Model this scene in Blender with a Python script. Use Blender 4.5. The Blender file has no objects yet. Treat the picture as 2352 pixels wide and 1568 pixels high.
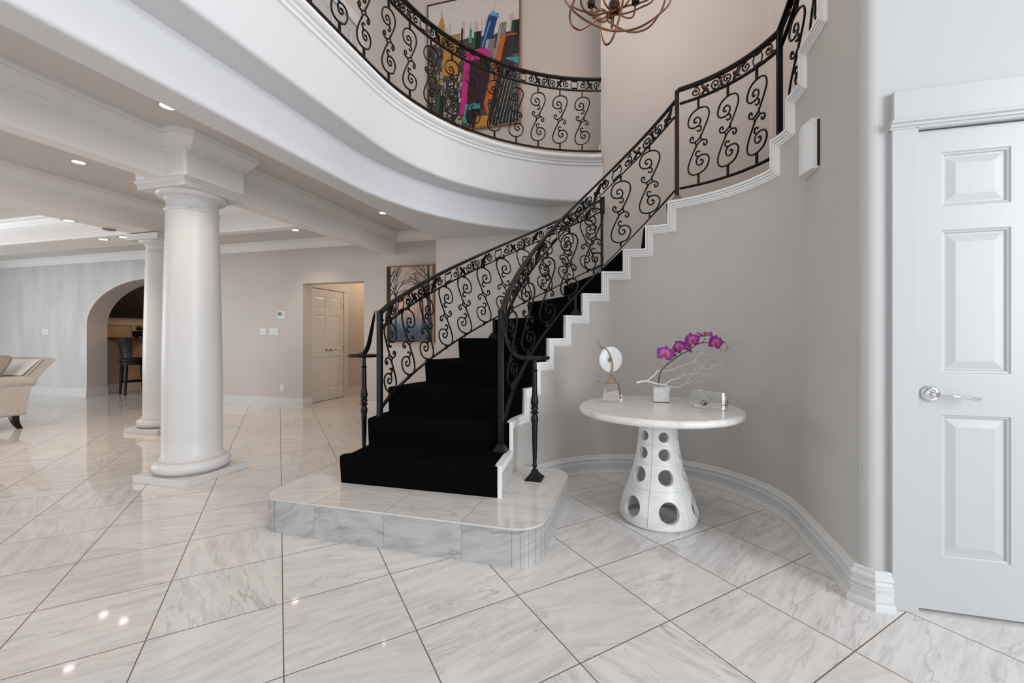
import bpy, bmesh, math, random
from mathutils import Vector, Matrix
PI = math.pi
SC = bpy.context.scene
COL = SC.collection
R = math.radians
random.seed(7)

# ------------------------------------------------------------------ camera model (2352x1568 frame)
F, CX, HY, H, YAW = 973.56, 1198.8, 774.18, 1.158, R(15.21)
cY, sY = math.cos(YAW), math.sin(YAW)
def at_depth(px, py, d):            # a measured photo pixel at a known distance -> a point of the room
    X = (px-CX)/F*d; Z = (HY-py)/F*d
    return Vector((cY*X-sY*d, sY*X+cY*d, H+Z))

# ------------------------------------------------------------------ helpers
ORG = {}
def empty(name, loc, label=None, cat=None, group=None, kind=None):
    o = bpy.data.objects.new(name, None); COL.objects.link(o); o.location = loc
    o.empty_display_size = .1
    ORG[o.name] = Vector(loc); tag(o, label, cat, group, kind); return o
def tag(o, label=None, cat=None, group=None, kind=None):
    if label: o['label'] = label
    if cat: o['category'] = cat
    if group: o['group'] = group
    if kind: o['kind'] = kind
    return o
def finish(bm, ang=38):
    bmesh.ops.remove_doubles(bm, verts=bm.verts, dist=1e-5)
    bmesh.ops.recalc_face_normals(bm, faces=bm.faces)
    for f in bm.faces: f.smooth = True
    for e in bm.edges:
        if len(e.link_faces) != 2: e.smooth = False
        else:
            try:
                if e.calc_face_angle() > R(ang): e.smooth = False
                else:
                    a1, a2 = e.link_faces[0].calc_area(), e.link_faces[1].calc_area()
                    if max(a1,a2) > .02 and min(a1,a2) < .12*max(a1,a2): e.smooth = False
            except ValueError: pass
def obj(name, bm, m, parent=None, label=None, cat=None, group=None, kind=None, ang=38, fin=True):
    if fin: finish(bm, ang)
    if parent is not None:
        o0 = ORG[parent.name]
        if o0.length > 0: bmesh.ops.translate(bm, verts=bm.verts, vec=-o0)
    me = bpy.data.meshes.new(name); bm.to_mesh(me); bm.free()
    for mm in (m if isinstance(m, (list, tuple)) else [m]): me.materials.append(mm)
    o = bpy.data.objects.new(name, me); COL.objects.link(o)
    if parent is not None: o.parent = parent; ORG[o.name] = ORG[parent.name]
    else: ORG[o.name] = Vector((0,0,0))
    return tag(o, label, cat, group, kind)
def struct(name, bm, m, ang=38, parent=None):
    return obj(name, bm, m, parent, kind='structure' if parent is None else None, ang=ang)
def NB(): return bmesh.new()
def quad(bm, *ps, mi=0):
    try: f = bm.faces.new([bm.verts.new(p) for p in ps]); f.material_index = mi; return f
    except ValueError: return None
def box(bm, x0, x1, y0, y1, z0, z1, bev=0, seg=2, mat=None):
    vs = [bm.verts.new((x,y,z)) for x in (x0,x1) for y in (y0,y1) for z in (z0,z1)]
    idx = [(0,1,3,2),(4,6,7,5),(0,4,5,1),(2,3,7,6),(0,2,6,4),(1,5,7,3)]
    fs = [bm.faces.new([vs[i] for i in q]) for q in idx]
    if bev > 0:
        es = list({e for f in fs for e in f.edges})
        r = bmesh.ops.bevel(bm, geom=es, offset=bev, segments=seg, affect='EDGES', profile=.5)
        vs = list({v for v in r['verts']} | {v for v in vs if v.is_valid})
    if mat is not None: bmesh.ops.transform(bm, matrix=mat, verts=[v for v in vs if v.is_valid])
    return vs
def prism(bm, poly, z0, z1):
    a = [bm.verts.new((p[0],p[1],z0)) for p in poly]; b = [bm.verts.new((p[0],p[1],z1)) for p in poly]
    n = len(poly)
    bot = bm.faces.new(a[::-1]); top = bm.faces.new(b)
    sides = [bm.faces.new((a[i],a[(i+1)%n],b[(i+1)%n],b[i])) for i in range(n)]
    return top, sides
def lathe(bm, prof, c=(0,0), n=48, a0=0, caps=True):
    rings = []
    for r, z in prof:
        rings.append([bm.verts.new((c[0]+r*math.cos(2*PI*i/n+a0), c[1]+r*math.sin(2*PI*i/n+a0), z)) for i in range(n)])
    for A, B in zip(rings, rings[1:]):
        for i in range(n): bm.faces.new((A[i],A[(i+1)%n],B[(i+1)%n],B[i]))
    if caps: bm.faces.new(rings[0][::-1]); bm.faces.new(rings[-1])
def tube(bm, pts, rad, n=6, caps=True, closed=False):
    pts = [Vector(p) for p in pts]; N = len(pts)
    rs = rad if isinstance(rad, (list, tuple)) else [rad]*N
    def tg(i):
        if closed: d = pts[(i+1)%N]-pts[(i-1)%N]
        else: d = pts[min(i+1,N-1)]-pts[max(i-1,0)]
        return d.normalized() if d.length > 1e-9 else Vector((0,0,1))
    t = tg(0); u = t.orthogonal().normalized(); rings = []
    for i in range(N):
        t2 = tg(i); u = (u-t2*u.dot(t2))
        u = u.normalized() if u.length > 1e-6 else t2.orthogonal().normalized()
        w = t2.cross(u)
        rings.append([bm.verts.new(pts[i]+(u*math.cos(2*PI*k/n)+w*math.sin(2*PI*k/n))*rs[i]) for k in range(n)])
    rng = range(N) if closed else range(N-1)
    for i in rng:
        A, B = rings[i], rings[(i+1)%N]
        for k in range(n): bm.faces.new((A[k],A[(k+1)%n],B[(k+1)%n],B[k]))
    if caps and not closed: bm.faces.new(rings[0][::-1]); bm.faces.new(rings[-1])
def spline(pts, sub=4, closed=False):
    P = [Vector(p) for p in pts]; N = len(P); out = []
    for i in range(N if closed else N-1):
        if closed: p0,p1,p2,p3 = P[(i-1)%N],P[i],P[(i+1)%N],P[(i+2)%N]
        else: p0,p1,p2,p3 = P[max(i-1,0)],P[i],P[i+1],P[min(i+2,N-1)]
        for k in range(sub):
            t = k/sub
            out.append(.5*((2*p1)+(p2-p0)*t+(2*p0-5*p1+4*p2-p3)*t*t+(3*p1-p0-3*p2+p3)*t**3))
    if not closed: out.append(P[-1])
    return out
def sweep(bm, path, prof, closed=False, caps=True):
    """moulding: prof = [(offset to the left of travel, z)] along a plan path, mitred"""
    P = [Vector((p[0],p[1])) for p in path]; N = len(P); rows = []
    for i in range(N):
        a = P[(i-1)%N] if (closed or i > 0) else None; b = P[(i+1)%N] if (closed or i < N-1) else None
        d1 = (P[i]-a).normalized() if a is not None else (b-P[i]).normalized()
        d2 = (b-P[i]).normalized() if b is not None else d1
        n1 = Vector((-d1.y,d1.x)); n2 = Vector((-d2.y,d2.x)); m = n1+n2
        m = m.normalized() if m.length > 1e-6 else n1
        m = m/max(m.dot(n1), .3)
        rows.append([bm.verts.new((P[i].x+m.x*o, P[i].y+m.y*o, z)) for o, z in prof])
    K = len(prof)
    for i in (range(N) if closed else range(N-1)):
        A, B = rows[i], rows[(i+1)%N]
        for k in range(K-1): bm.faces.new((A[k],B[k],B[k+1],A[k+1]))
    if caps and not closed:
        for r in (rows[0][::-1], rows[-1]):
            if len(r) > 2: bm.faces.new(r)
def rail(bm, pts, cs):
    """a bar of cross-section cs = [(side, up)] along 3-D points, kept upright"""
    P = [Vector(p) for p in pts]; N = len(P); rows = []
    for i in range(N):
        t = (P[min(i+1,N-1)]-P[max(i-1,0)]); h = Vector((t.x,t.y,0))
        if h.length < 1e-6: h = Vector((1,0,0))
        h.normalize(); s = Vector((-h.y,h.x,0)); sl = t.z/max(Vector((t.x,t.y)).length, 1e-6)
        rows.append([bm.verts.new(P[i]+s*o+Vector((0,0,u))) for o, u in cs])
    K = len(cs)
    for A, B in zip(rows, rows[1:]):
        for k in range(K): bm.faces.new((A[k],A[(k+1)%K],B[(k+1)%K],B[k]))
    bm.faces.new(rows[0][::-1]); bm.faces.new(rows[-1])
def dup(root, loc, rotz=0, label=None, group=None):
    r = root.copy(); COL.objects.link(r); r.location = loc; r.rotation_euler = (0,0,rotz)
    if label: r['label'] = label
    if group: r['group'] = group
    for ch in list(root.children):
        c = ch.copy(); COL.objects.link(c); c.parent = r
        for g in ch.children:
            d = g.copy(); COL.objects.link(d); d.parent = c
    return r
def ball(bm, c, r, sx=1, sy=1, sz=1, u=12, v=8, mat=None):
    M = Matrix.Translation(c) @ (mat or Matrix()) @ Matrix.Diagonal((r*sx, r*sy, r*sz, 1))
    bmesh.ops.create_uvsphere(bm, u_segments=u, v_segments=v, radius=1, matrix=M)

# ------------------------------------------------------------------ materials
def nodes(name):
    m = bpy.data.materials.new(name); m.use_nodes = True
    nt = m.node_tree; b = nt.nodes['Principled BSDF']; return m, nt, b
def L(nt, a, b): nt.links.new(a, b)
def ramp(nt, fac, stops):
    r = nt.nodes.new('ShaderNodeValToRGB'); e = r.color_ramp.elements
    while len(e) < len(stops): e.new(.5)
    for k, (p, c) in enumerate(stops): e[k].position = p; e[k].color = (*c, 1) if len(c) == 3 else c
    L(nt, fac, r.inputs[0]); return r.outputs[0]
def tex(nt, vec, scale, detail=4, rough=.55, dist=0):
    n = nt.nodes.new('ShaderNodeTexNoise'); n.inputs['Scale'].default_value = scale
    n.inputs['Detail'].default_value = detail; n.inputs['Roughness'].default_value = rough
    n.inputs['Distortion'].default_value = dist; L(nt, vec, n.inputs['Vector']); return n.outputs['Fac']
def coord(nt): return nt.nodes.new('ShaderNodeTexCoord').outputs['Object']
def mapping(nt, vec, scale=(1,1,1), rot=(0,0,0), loc=(0,0,0)):
    n = nt.nodes.new('ShaderNodeMapping'); n.inputs['Scale'].default_value = scale
    n.inputs['Rotation'].default_value = rot; n.inputs['Location'].default_value = loc
    L(nt, vec, n.inputs['Vector']); return n.outputs[0]
def math_(nt, op, a, b=None, c=None):
    n = nt.nodes.new('ShaderNodeMath'); n.operation = op
    for k, v in enumerate((a,b,c)):
        if v is None: continue
        if isinstance(v, (int,float)): n.inputs[k].default_value = v
        else: L(nt, v, n.inputs[k])
    return n.outputs[0]
def vmath(nt, op, a, b=None):
    n = nt.nodes.new('ShaderNodeVectorMath'); n.operation = op; L(nt, a, n.inputs[0])
    if b is not None:
        if isinstance(b, tuple): n.inputs[1].default_value = b
        else: L(nt, b, n.inputs[1])
    return n.outputs[0]
def mixc(nt, fac, a, b):
    n = nt.nodes.new('ShaderNodeMix'); n.data_type = 'RGBA'
    if isinstance(fac, (int,float)): n.inputs[0].default_value = fac
    else: L(nt, fac, n.inputs[0])
    for k, v in ((6,a),(7,b)):
        if isinstance(v, tuple): n.inputs[k].default_value = (*v,1)
        else: L(nt, v, n.inputs[k])
    return n.outputs[2]
def paint(name, col, rough=.5, var=.04, scale=2.5, spec=.4, metal=0, bump=0, bscale=200, vec_scale=(1,1,1)):
    m, nt, b = nodes(name)
    v = mapping(nt, coord(nt), scale=vec_scale)
    n = tex(nt, v, scale, 4)
    lo = tuple(max(0,c*(1-var)) for c in col); hi = tuple(min(1,c*(1+var)) for c in col)
    L(nt, ramp(nt, n, [(.3,lo),(.7,hi)]), b.inputs['Base Color'])
    b.inputs['Roughness'].default_value = rough; b.inputs['Metallic'].default_value = metal
    b.inputs['Specular IOR Level'].default_value = spec
    if bump:
        bp = nt.nodes.new('ShaderNodeBump'); bp.inputs['Strength'].default_value = bump; bp.inputs['Distance'].default_value = .002
        L(nt, tex(nt, v, bscale, 2), bp.inputs['Height']); L(nt, bp.outputs[0], b.inputs['Normal'])
    return m
def emit(name, col, strength):
    m, nt, b = nodes(name)
    b.inputs['Base Color'].default_value = (*col,1); b.inputs['Emission Color'].default_value = (*col,1)
    b.inputs['Emission Strength'].default_value = strength; return m
def glass(name, col=(1,1,1), rough=0, ior=1.49, trans=1, alpha=1):
    m, nt, b = nodes(name); b.inputs['Base Color'].default_value = (*col,1); b.inputs['Roughness'].default_value = rough
    b.inputs['IOR'].default_value = ior; b.inputs['Transmission Weight'].default_value = trans; return m
def marble_nodes(nt, b, cell, loc, base, soft, vein, ang=0.0, stretch=5.0, warm=None):
    """streaked marble: cell = per-tile id vector, loc = in-tile vector"""
    wn = nt.nodes.new('ShaderNodeTexWhiteNoise'); wn.noise_dimensions = '3D'; L(nt, cell, wn.inputs['Vector'])
    rnd = wn.outputs['Value']; rc = wn.outputs['Color']
    turn = math_(nt, 'MULTIPLY', math_(nt, 'GREATER_THAN', rnd, .72), PI/2)
    wob = math_(nt, 'MULTIPLY', math_(nt, 'SUBTRACT', math_(nt, 'FRACT', math_(nt, 'MULTIPLY', rnd, 7.31)), .5), .7)
    vr = nt.nodes.new('ShaderNodeVectorRotate'); vr.rotation_type = 'Z_AXIS'; L(nt, loc, vr.inputs['Vector'])
    L(nt, math_(nt, 'ADD', math_(nt, 'ADD', turn, wob), ang), vr.inputs['Angle'])
    sc = nt.nodes.new('ShaderNodeVectorMath'); sc.operation = 'SCALE'; L(nt, rc, sc.inputs[0]); sc.inputs[3].default_value = 40
    p = vmath(nt, 'ADD', vmath(nt, 'MULTIPLY', vr.outputs[0], (1, stretch*1.3, stretch*1.3)), sc.outputs[0])
    pv = vmath(nt, 'ADD', vmath(nt, 'MULTIPLY', vr.outputs[0], (.8, stretch*.75, stretch*.75)), sc.outputs[0])
    n1 = tex(nt, p, 1.5, 8, .68, .25); n2 = tex(nt, pv, .85, 6, .58, .35); n3 = tex(nt, pv, .7, 4, .5, .2)
    c = ramp(nt, n1, [(.36, soft), (.56, base)])
    ridge = math_(nt, 'ABSOLUTE', math_(nt, 'SUBTRACT', n2, .5))
    vm = ramp(nt, ridge, [(.0, (.6,.6,.6)), (.016, (0,0,0))])
    vm = math_(nt, 'MULTIPLY', vm, math_(nt, 'MULTIPLY', math_(nt, 'SUBTRACT', n3, .36), 3.2))
    cl = nt.nodes.new('ShaderNodeClamp'); L(nt, vm, cl.inputs[0])
    c = mixc(nt, cl.outputs[0], c, vein)
    if warm: c = mixc(nt, math_(nt, 'MULTIPLY', math_(nt,'FRACT', math_(nt,'MULTIPLY', rnd, 3.7)), .35), c, warm)
    return c
def tiled(name, size, rot, origin, base, soft, vein, grout, gw, rough=.1, warm=None, axes='XY', spec=.5):
    m, nt, b = nodes(name); v = coord(nt)
    if axes != 'XY':
        sx = nt.nodes.new('ShaderNodeSeparateXYZ'); L(nt, v, sx.inputs[0]); cb = nt.nodes.new('ShaderNodeCombineXYZ')
        L(nt, sx.outputs['X'], cb.inputs['X']); L(nt, sx.outputs['Z'], cb.inputs['Y']); v = cb.outputs[0]
    v = vmath(nt, 'MULTIPLY', v, (1,1,0)) if axes == 'XY' else v
    v = vmath(nt, 'SUBTRACT', v, (origin[0],origin[1],0))
    p = mapping(nt, v, scale=(1/size[0],1/size[1],1), rot=(0,0,0)) if rot == 0 else mapping(nt, v, scale=(1/size[0],)*3, rot=(0,0,-rot))
    cell = vmath(nt, 'FLOOR', p); fr = vmath(nt, 'FRACTION', p)
    c = marble_nodes(nt, b, cell, fr, base, soft, vein, warm=warm)
    s = nt.nodes.new('ShaderNodeSeparateXYZ'); L(nt, fr, s.inputs[0])
    ds = []
    for ax, sz in (('X',size[0]),('Y',size[1])):
        d = math_(nt, 'MULTIPLY', math_(nt, 'MINIMUM', s.outputs[ax], math_(nt, 'SUBTRACT', 1, s.outputs[ax])), sz); ds.append(d)
    e = math_(nt, 'LESS_THAN', math_(nt, 'MINIMUM', ds[0], ds[1]), gw)
    L(nt, mixc(nt, e, c, grout), b.inputs['Base Color'])
    L(nt, math_(nt, 'ADD', math_(nt, 'MULTIPLY', e, .5), rough), b.inputs['Roughness'])
    b.inputs['Specular IOR Level'].default_value = spec
    return m
def marble(name, base, soft, vein, scale=2, rough=.15):
    m, nt, b = nodes(name); v = mapping(nt, coord(nt), scale=(scale,)*3)
    z = nt.nodes.new('ShaderNodeCombineXYZ')
    L(nt, marble_nodes(nt, b, z.outputs[0], v, base, soft, vein, ang=.6, stretch=2.2), b.inputs['Base Color'])
    b.inputs['Roughness'].default_value = rough; return m

WALL = paint('wall_paint', (.60,.545,.505), .42, .025, 1.3, .35)
WALLG = paint('curved_wall_paint', (.545,.52,.495), .38, .03, 1.6, .4)
WALLF = paint('faux_finish_paint', (.60,.59,.575), .35, .10, 1.4, .4, vec_scale=(2.2,1,.55))
CEIL = paint('ceiling_paint', (.68,.645,.62), .55, .015, 1, .3)
CROWN = paint('white_crown_paint', (.86,.85,.84), .4, .01, 3, .3)
DOORH = paint('hall_door_paint', (.74,.72,.69), .35, .012, 6, .3)
BEAM = paint('beam_paint', (.86,.835,.815), .5, .015, 1, .3)
WHITE = paint('white_trim_paint', (.68,.68,.675), .33, .01, 3, .4)
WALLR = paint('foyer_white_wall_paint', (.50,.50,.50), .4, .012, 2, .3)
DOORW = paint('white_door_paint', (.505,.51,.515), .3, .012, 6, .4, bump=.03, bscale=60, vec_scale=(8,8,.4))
COLW = paint('white_column_paint', (.66,.65,.645), .40, .015, 2, .45)
SOFT = paint('white_plaster', (.74,.74,.755), .5, .012, 1, .3)
TANW = paint('tan_wall_paint', (.50,.39,.27), .5, .06, 1.5, .3)
IRON = paint('black_wrought_iron', (.0045,.004,.0038), .36, .4, 9, .28)
BRON = paint('bronzed_black_iron', (.045,.020,.010), .34, .4, 7, .5, metal=.6)
CARP = paint('black_carpet_pile', (.0035,.0034,.0036), 1.0, .5, 160, .02, bump=.9, bscale=420)
COPP = paint('copper_brown_metal', (.20,.085,.045), .32, .3, 5, .5, metal=.85)
CHRM = paint('polished_chrome', (.80,.81,.83), .08, .02, 5, .5, metal=1)
NICK = paint('aged_nickel', (.55,.50,.42), .25, .05, 5, .5, metal=1)
GOLD = paint('gilt_frame_wood', (.40,.22,.10), .35, .1, 9, .4, metal=.35)
BLKF = paint('black_frame_edge', (.012,.012,.014), .4, .2, 9)
PLAS = paint('white_plastic', (.80,.80,.79), .35, .01, 8, .4)
PLAD = paint('grey_lcd_screen', (.16,.22,.26), .2, .05, 8, .4)
DARK = paint('dark_gap', (.01,.01,.011), .6, .1, 8)
LINEN = paint('cream_linen', (.52,.47,.42), .85, .12, 60, .1, bump=.3, bscale=300, vec_scale=(3,1,1))
LINENL = paint('pale_linen', (.70,.66,.63), .85, .06, 40, .1)
TAUPE = paint('taupe_woven_cloth', (.34,.285,.24), .9, .2, 50, .1, bump=.5, bscale=150)
NAIL = paint('nailhead_brass', (.35,.27,.2), .3, .1, 20, .5, metal=.8)
ESPR = paint('espresso_wood', (.009,.006,.006), .35, .3, 9, .3)
LEATH = paint('dark_leather', (.016,.008,.009), .4, .3, 12, .25)
MAHO = paint('red_mahogany', (.13,.030,.014), .22, .35, 6, .5, vec_scale=(1,1,8))
BLKG = paint('black_cabinet_lacquer', (.003,.003,.003), .5, .2, 4, .2)
STEMG = paint('green_stem', (.055,.085,.03), .5, .3, 30)
LEAFG = paint('green_leaf', (.05,.11,.03), .45, .3, 14)
TWIG = paint('white_twig_paint', (.78,.77,.75), .6, .04, 30)
VINE = paint('brown_vine', (.27,.17,.09), .7, .3, 40, .2, bump=.5, bscale=120)
BUDO = paint('amber_bud', (.35,.20,.03), .45, .3, 40)
BUDG = paint('grey_green_bud', (.10,.13,.09), .5, .2, 40)
SHELL = paint('pale_dried_petal', (.78,.72,.66), .6, .1, 40)
SHELLB = paint('brown_dried_core', (.16,.08,.04), .7, .4, 60)
CANDLE = paint('ivory_candle_sleeve', (.6,.42,.3), .5, .1, 20)
FLOOR = tiled('polished_marble_tiles', (.4572,.4572), PI/4, (-1.165,1.184), (.76,.74,.725), (.62,.60,.59), (.31,.285,.265), (.16,.115,.085), .0022, .055, warm=(.70,.645,.60))
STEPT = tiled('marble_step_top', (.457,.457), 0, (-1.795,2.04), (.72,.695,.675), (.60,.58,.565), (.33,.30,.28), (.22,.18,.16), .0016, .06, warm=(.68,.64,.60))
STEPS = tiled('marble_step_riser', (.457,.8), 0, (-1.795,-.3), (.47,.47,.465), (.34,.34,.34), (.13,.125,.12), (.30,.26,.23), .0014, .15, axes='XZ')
TABM = marble('table_marble', (.74,.72,.70), (.66,.64,.625), (.42,.40,.39), 5, .22)
TABB = marble('carved_marble_base', (.78,.775,.765), (.72,.715,.705), (.58,.56,.55), 5, .4)
CUBM = marble('veined_marble_cube', (.80,.79,.78), (.62,.61,.60), (.30,.30,.30), 14, .2)
UPFL = marble('upper_marble_floor', (.72,.66,.60), (.58,.50,.44), (.4,.33,.28), 4, .12)
LAMP = emit('lamp_lens', (1,.86,.70), 14)
BULB = emit('frosted_bulb', (1,.8,.6), 4)
CRYS = glass('clear_crystal', (.97,.985,.98), .0, 1.5)
ACRY = glass('clear_acrylic', (.93,.955,.96), .0, 1.42)
FROST = glass('milky_glass', (.93,.94,.94), .16, 1.3, .42)

# ------------------------------------------------------------------ rotunda plan
QX, QY = .05, 2.86
def U(t, r):
    """inner wall plan: t<0 left straight, 0..180 the half round, >180 right straight (1 unit = 1 cm on the straights)"""
    if t < 0: return Vector((QX-r+.10*(-t*.01), QY+t*.01))
    if t <= 180: a = R(180-t); return Vector((QX+r*math.cos(a), QY+r*math.sin(a)))
    return Vector((QX+r, QY-(t-180)*.01))
def adv(t, d, r=.90):
    while d > 1e-9:
        if t < 0: s = min(d, -t*.01); t += s*100; d -= s
        elif t < 180: k = r*PI/180; s = min(d, (180-t)*k); t += s/k; d -= s
        else: t += d*100; d = 0
        if abs(t) < 1e-7: t = 0.0
        if abs(t-180) < 1e-7: t = 180.0
    return t
TN = [None,-46,-9.7,14.5,23.7,33.5,45,55.9,67.4,79.1,91,102.7,157.9,168.5,179.3,206.4,233,262]
TO = [None,-46.5,-22,2,16,28.2,40.5,52.7,65,77.5,90,102.7,157.9,168.5,179.3,206.4,233,262]
ZT = lambda k: .2+.19*k
NS = 15
def trange(a, b, n): return [a+(b-a)*i/n for i in range(n+1)]
def cuts(a, b, step=3.0):
    c = trange(a, b, max(1, int(abs(b-a)/step)))
    for k in (0.0, 180.0):
        if a < k < b and all(abs(k-x) > .3 for x in c): c.append(k)
    return sorted(c)

# ---- inner curved wall under the stair
bm = NB()
for k in range(1, 17):
    a, b_ = TN[k], min(TN[k+1], 244.3)
    if a >= b_: continue
    z = ZT(k)-.002
    ts = cuts(a, b_)
    for t0, t1 in zip(ts, ts[1:]):
        A, B, C2, D = U(t0,.90), U(t1,.90), U(t1,.918), U(t0,.918)
        quad(bm, (*A,0),(*B,0),(*B,z),(*A,z)); quad(bm, (*C2,0),(*D,0),(*D,z),(*C2,z)); quad(bm, (*A,z),(*B,z),(*C2,z),(*D,z))
    A, D = U(a,.90), U(a,.918)
    quad(bm, (*A,0),(*A,z),(*D,z),(*D,0))
struct('wall_niche', bm, WALLG, 30)

# ---- floor
bm = NB(); quad(bm, (-15,-6,0),(5,-6,0),(5,10,0),(-15,10,0)); struct('floor', bm, FLOOR)

# ---- tiered soffit / balcony edge
def Bpt(t, r, yend=4.88):
    """balcony plan: t in 0..1 straight from y=-5 to 2.86, 1..2 the arc up to the wall y=4.88"""
    if t <= 1: return Vector((QX-r, -5+7.86*t))
    th = PI/2 if r <= yend-QY else PI-math.asin((yend-QY)/r)
    a = PI-(PI-th)*(t-1); return Vector((QX+r*math.cos(a), QY+r*math.sin(a)))
BT = [0,.5,.8,.92] + [1+i/40 for i in range(41)]
def Bpx(t, r, xe=-.385):
    if t <= 1: return Bpt(t, r)
    th = math.acos((xe-QX)/r); a = PI-(PI-th)*(t-1); return Vector((QX+r*math.cos(a), QY+r*math.sin(a)))
def bprof(bm, prof, fn=None):
    rows = [[bm.verts.new((*(fn or Bpt)(t, r), z)) for r, z in prof] for t in BT]
    if fn is Bpx: bm.faces.new(rows[-1])
    for A, B in zip(rows, rows[1:]):
        for k in range(len(prof)-1): bm.faces.new((A[k],B[k],B[k+1],A[k+1]))
def rnd(r, z, q=.022, n=5, sr=1, sz=1):
    """bullnose round of the arris at (r,z) going from underside to face"""
    return [(r+sr*q*(1-math.cos(PI/2*i/n)) if False else r+q-q*math.sin(PI/2*i/n), z+q-q*math.cos(PI/2*i/n)) for i in range(n+1)]
bm = NB()
bprof(bm, [(2.34,2.39)]+rnd(2.28,2.39)+[(2.28,2.69)])
bprof(bm, [(2.28,2.69)]+rnd(2.05,2.69)+[(2.05,3.12)], lambda t, r: Bpx(t, r, -.375) if r < 2.09 else Bpt(t, r))
def outer(t):
    p = Bpt(t, 2.34)
    if t <= 1: return Vector((-2.42, p.y))
    d = p-Vector((QX,QY)); k = min((-2.42-QX)/d.x if d.x < -1e-6 else 1e9, (4.89-QY)/d.y if d.y > 1e-6 else 1e9)
    return Vector((QX,QY))+d*max(k,1)
pts = [(Bpt(t,2.34), outer(t)) for t in BT]
ks = [i for i in range(len(pts)-1) if pts[i][1].x <= -2.4199 and pts[i+1][1].x > -2.4199]
for i, ((a,o1),(b2,o2)) in enumerate(zip(pts, pts[1:])):
    if i in ks: quad(bm, (*a,2.39),(*b2,2.39),(*o2,2.39),(-2.42,4.89,2.39),(*o1,2.39))
    else: quad(bm, (*a,2.39),(*b2,2.39),(*o2,2.39),(*o1,2.39))
quad(bm, (-2.42,-5,2.39),(-2.42,4.89,2.39),(-2.42,4.89,2.75),(-2.42,-5,2.75))
quad(bm, (-2.42,4.88,2.39),(-2.42,5.72,2.39),(-2.42,5.72,2.75),(-2.42,4.88,2.75))
struct('ceiling_rotunda_ring', bm, SOFT, 30)
bm = NB()
bprof(bm, [(2.05,3.095),(2.035,3.10),(2.035,3.125),(2.02,3.13),(2.02,3.15),(2.0,3.155),(1.985,3.17),(1.985,3.195),(1.995,3.205),(2.06,3.205)], Bpx)
struct('trim_balcony_nosing', bm, CROWN, 30)
# upper floor slab top
bm = NB()
pts = []
for t in BT:
    p = Bpx(t, 2.0)
    if t <= 1: o_ = Vector((-3.6,p.y))
    else:
        d = p-Vector((QX,QY)); k = min((-3.6-QX)/d.x if d.x < -1e-6 else 1e9, (5.72-QY)/d.y if d.y > 1e-6 else 1e9); o_ = Vector((QX,QY))+d*k
    pts.append((p,o_))
for (a,o1),(b2,o2) in zip(pts, pts[1:]):
    if o1.x <= -3.5999 and o2.x > -3.5999: quad(bm, (*a,3.21),(*b2,3.21),(*o2,3.21),(-3.6,5.72,3.21),(*o1,3.21))
    else: quad(bm, (*a,3.21),(*b2,3.21),(*o2,3.21),(*o1,3.21))
    quad(bm, (*a,3.20),(*b2,3.20),(*b2,3.21),(*a,3.21))
a = pts[-1]
quad(bm, (a[0].x,4.9,3.21),(1.31,4.9,3.21),(1.31,5.72,3.21),(a[0].x,5.72,3.21))
struct('floor_upper', bm, UPFL)

# ---- walls
YB = 5.72
bm = NB()
def wbox(x0,x1,z0,z1,y0=YB,y1=YB+.19): box(bm, x0,x1,y0,y1,z0,z1)
# far wall: left run, arch, middle run, opening, right run
ACX, AA, AB, AZ = -8.65, 1.65, .845, 1.39
wbox(-13.6, ACX-AA, 0, 2.75, YB, YB+.33)
arc = [(ACX-AA*math.cos(PI*i/48), AZ+AB*math.sin(PI*i/48)) for i in range(49)]
for (xa,za),(xb,zb) in zip(arc, arc[1:]):
    quad(bm, (xa,YB,za),(xb,YB,zb),(xb,YB,2.75),(xa,YB,2.75)); quad(bm, (xa,YB+.33,za),(xa,YB+.33,2.75),(xb,YB+.33,2.75),(xb,YB+.33,zb))
    quad(bm, (xa,YB,za),(xa,YB+.33,za),(xb,YB+.33,zb),(xb,YB,zb))
wbox(ACX+AA, -5.25, 0, 2.75); wbox(-5.25,-4.10, 2.03, 2.75); wbox(-4.10,-2.35, 0, 2.75)
struct('wall_back', bm, WALL, 30)
bm = NB(); box(bm, -13.75,-13.6,-5,YB,0,2.75); struct('wall_left', bm, WALLF)
# faux finish skin of the living room side
bm = NB(); quad(bm, (-13.6,YB-.002,0),(ACX-AA-.03,YB-.002,0),(ACX-AA-.03,YB-.002,2.75),(-13.6,YB-.002,2.75))
arcp = [(x,z) for x,z in arc if x < -7.2]
for (xa,za),(xb,zb) in zip(arcp, arcp[1:]):
    quad(bm, (xa,YB-.002,za+.01),(xb,YB-.002,zb+.01),(xb,YB-.002,2.75),(xa,YB-.002,2.75))
quad(bm, (ACX-AA-.03,YB-.002,0),(ACX-AA,YB-.002,0),(ACX-AA,YB-.002,2.75),(ACX-AA-.03,YB-.002,2.75))
struct('wall_back_living', bm, WALLF)
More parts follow.
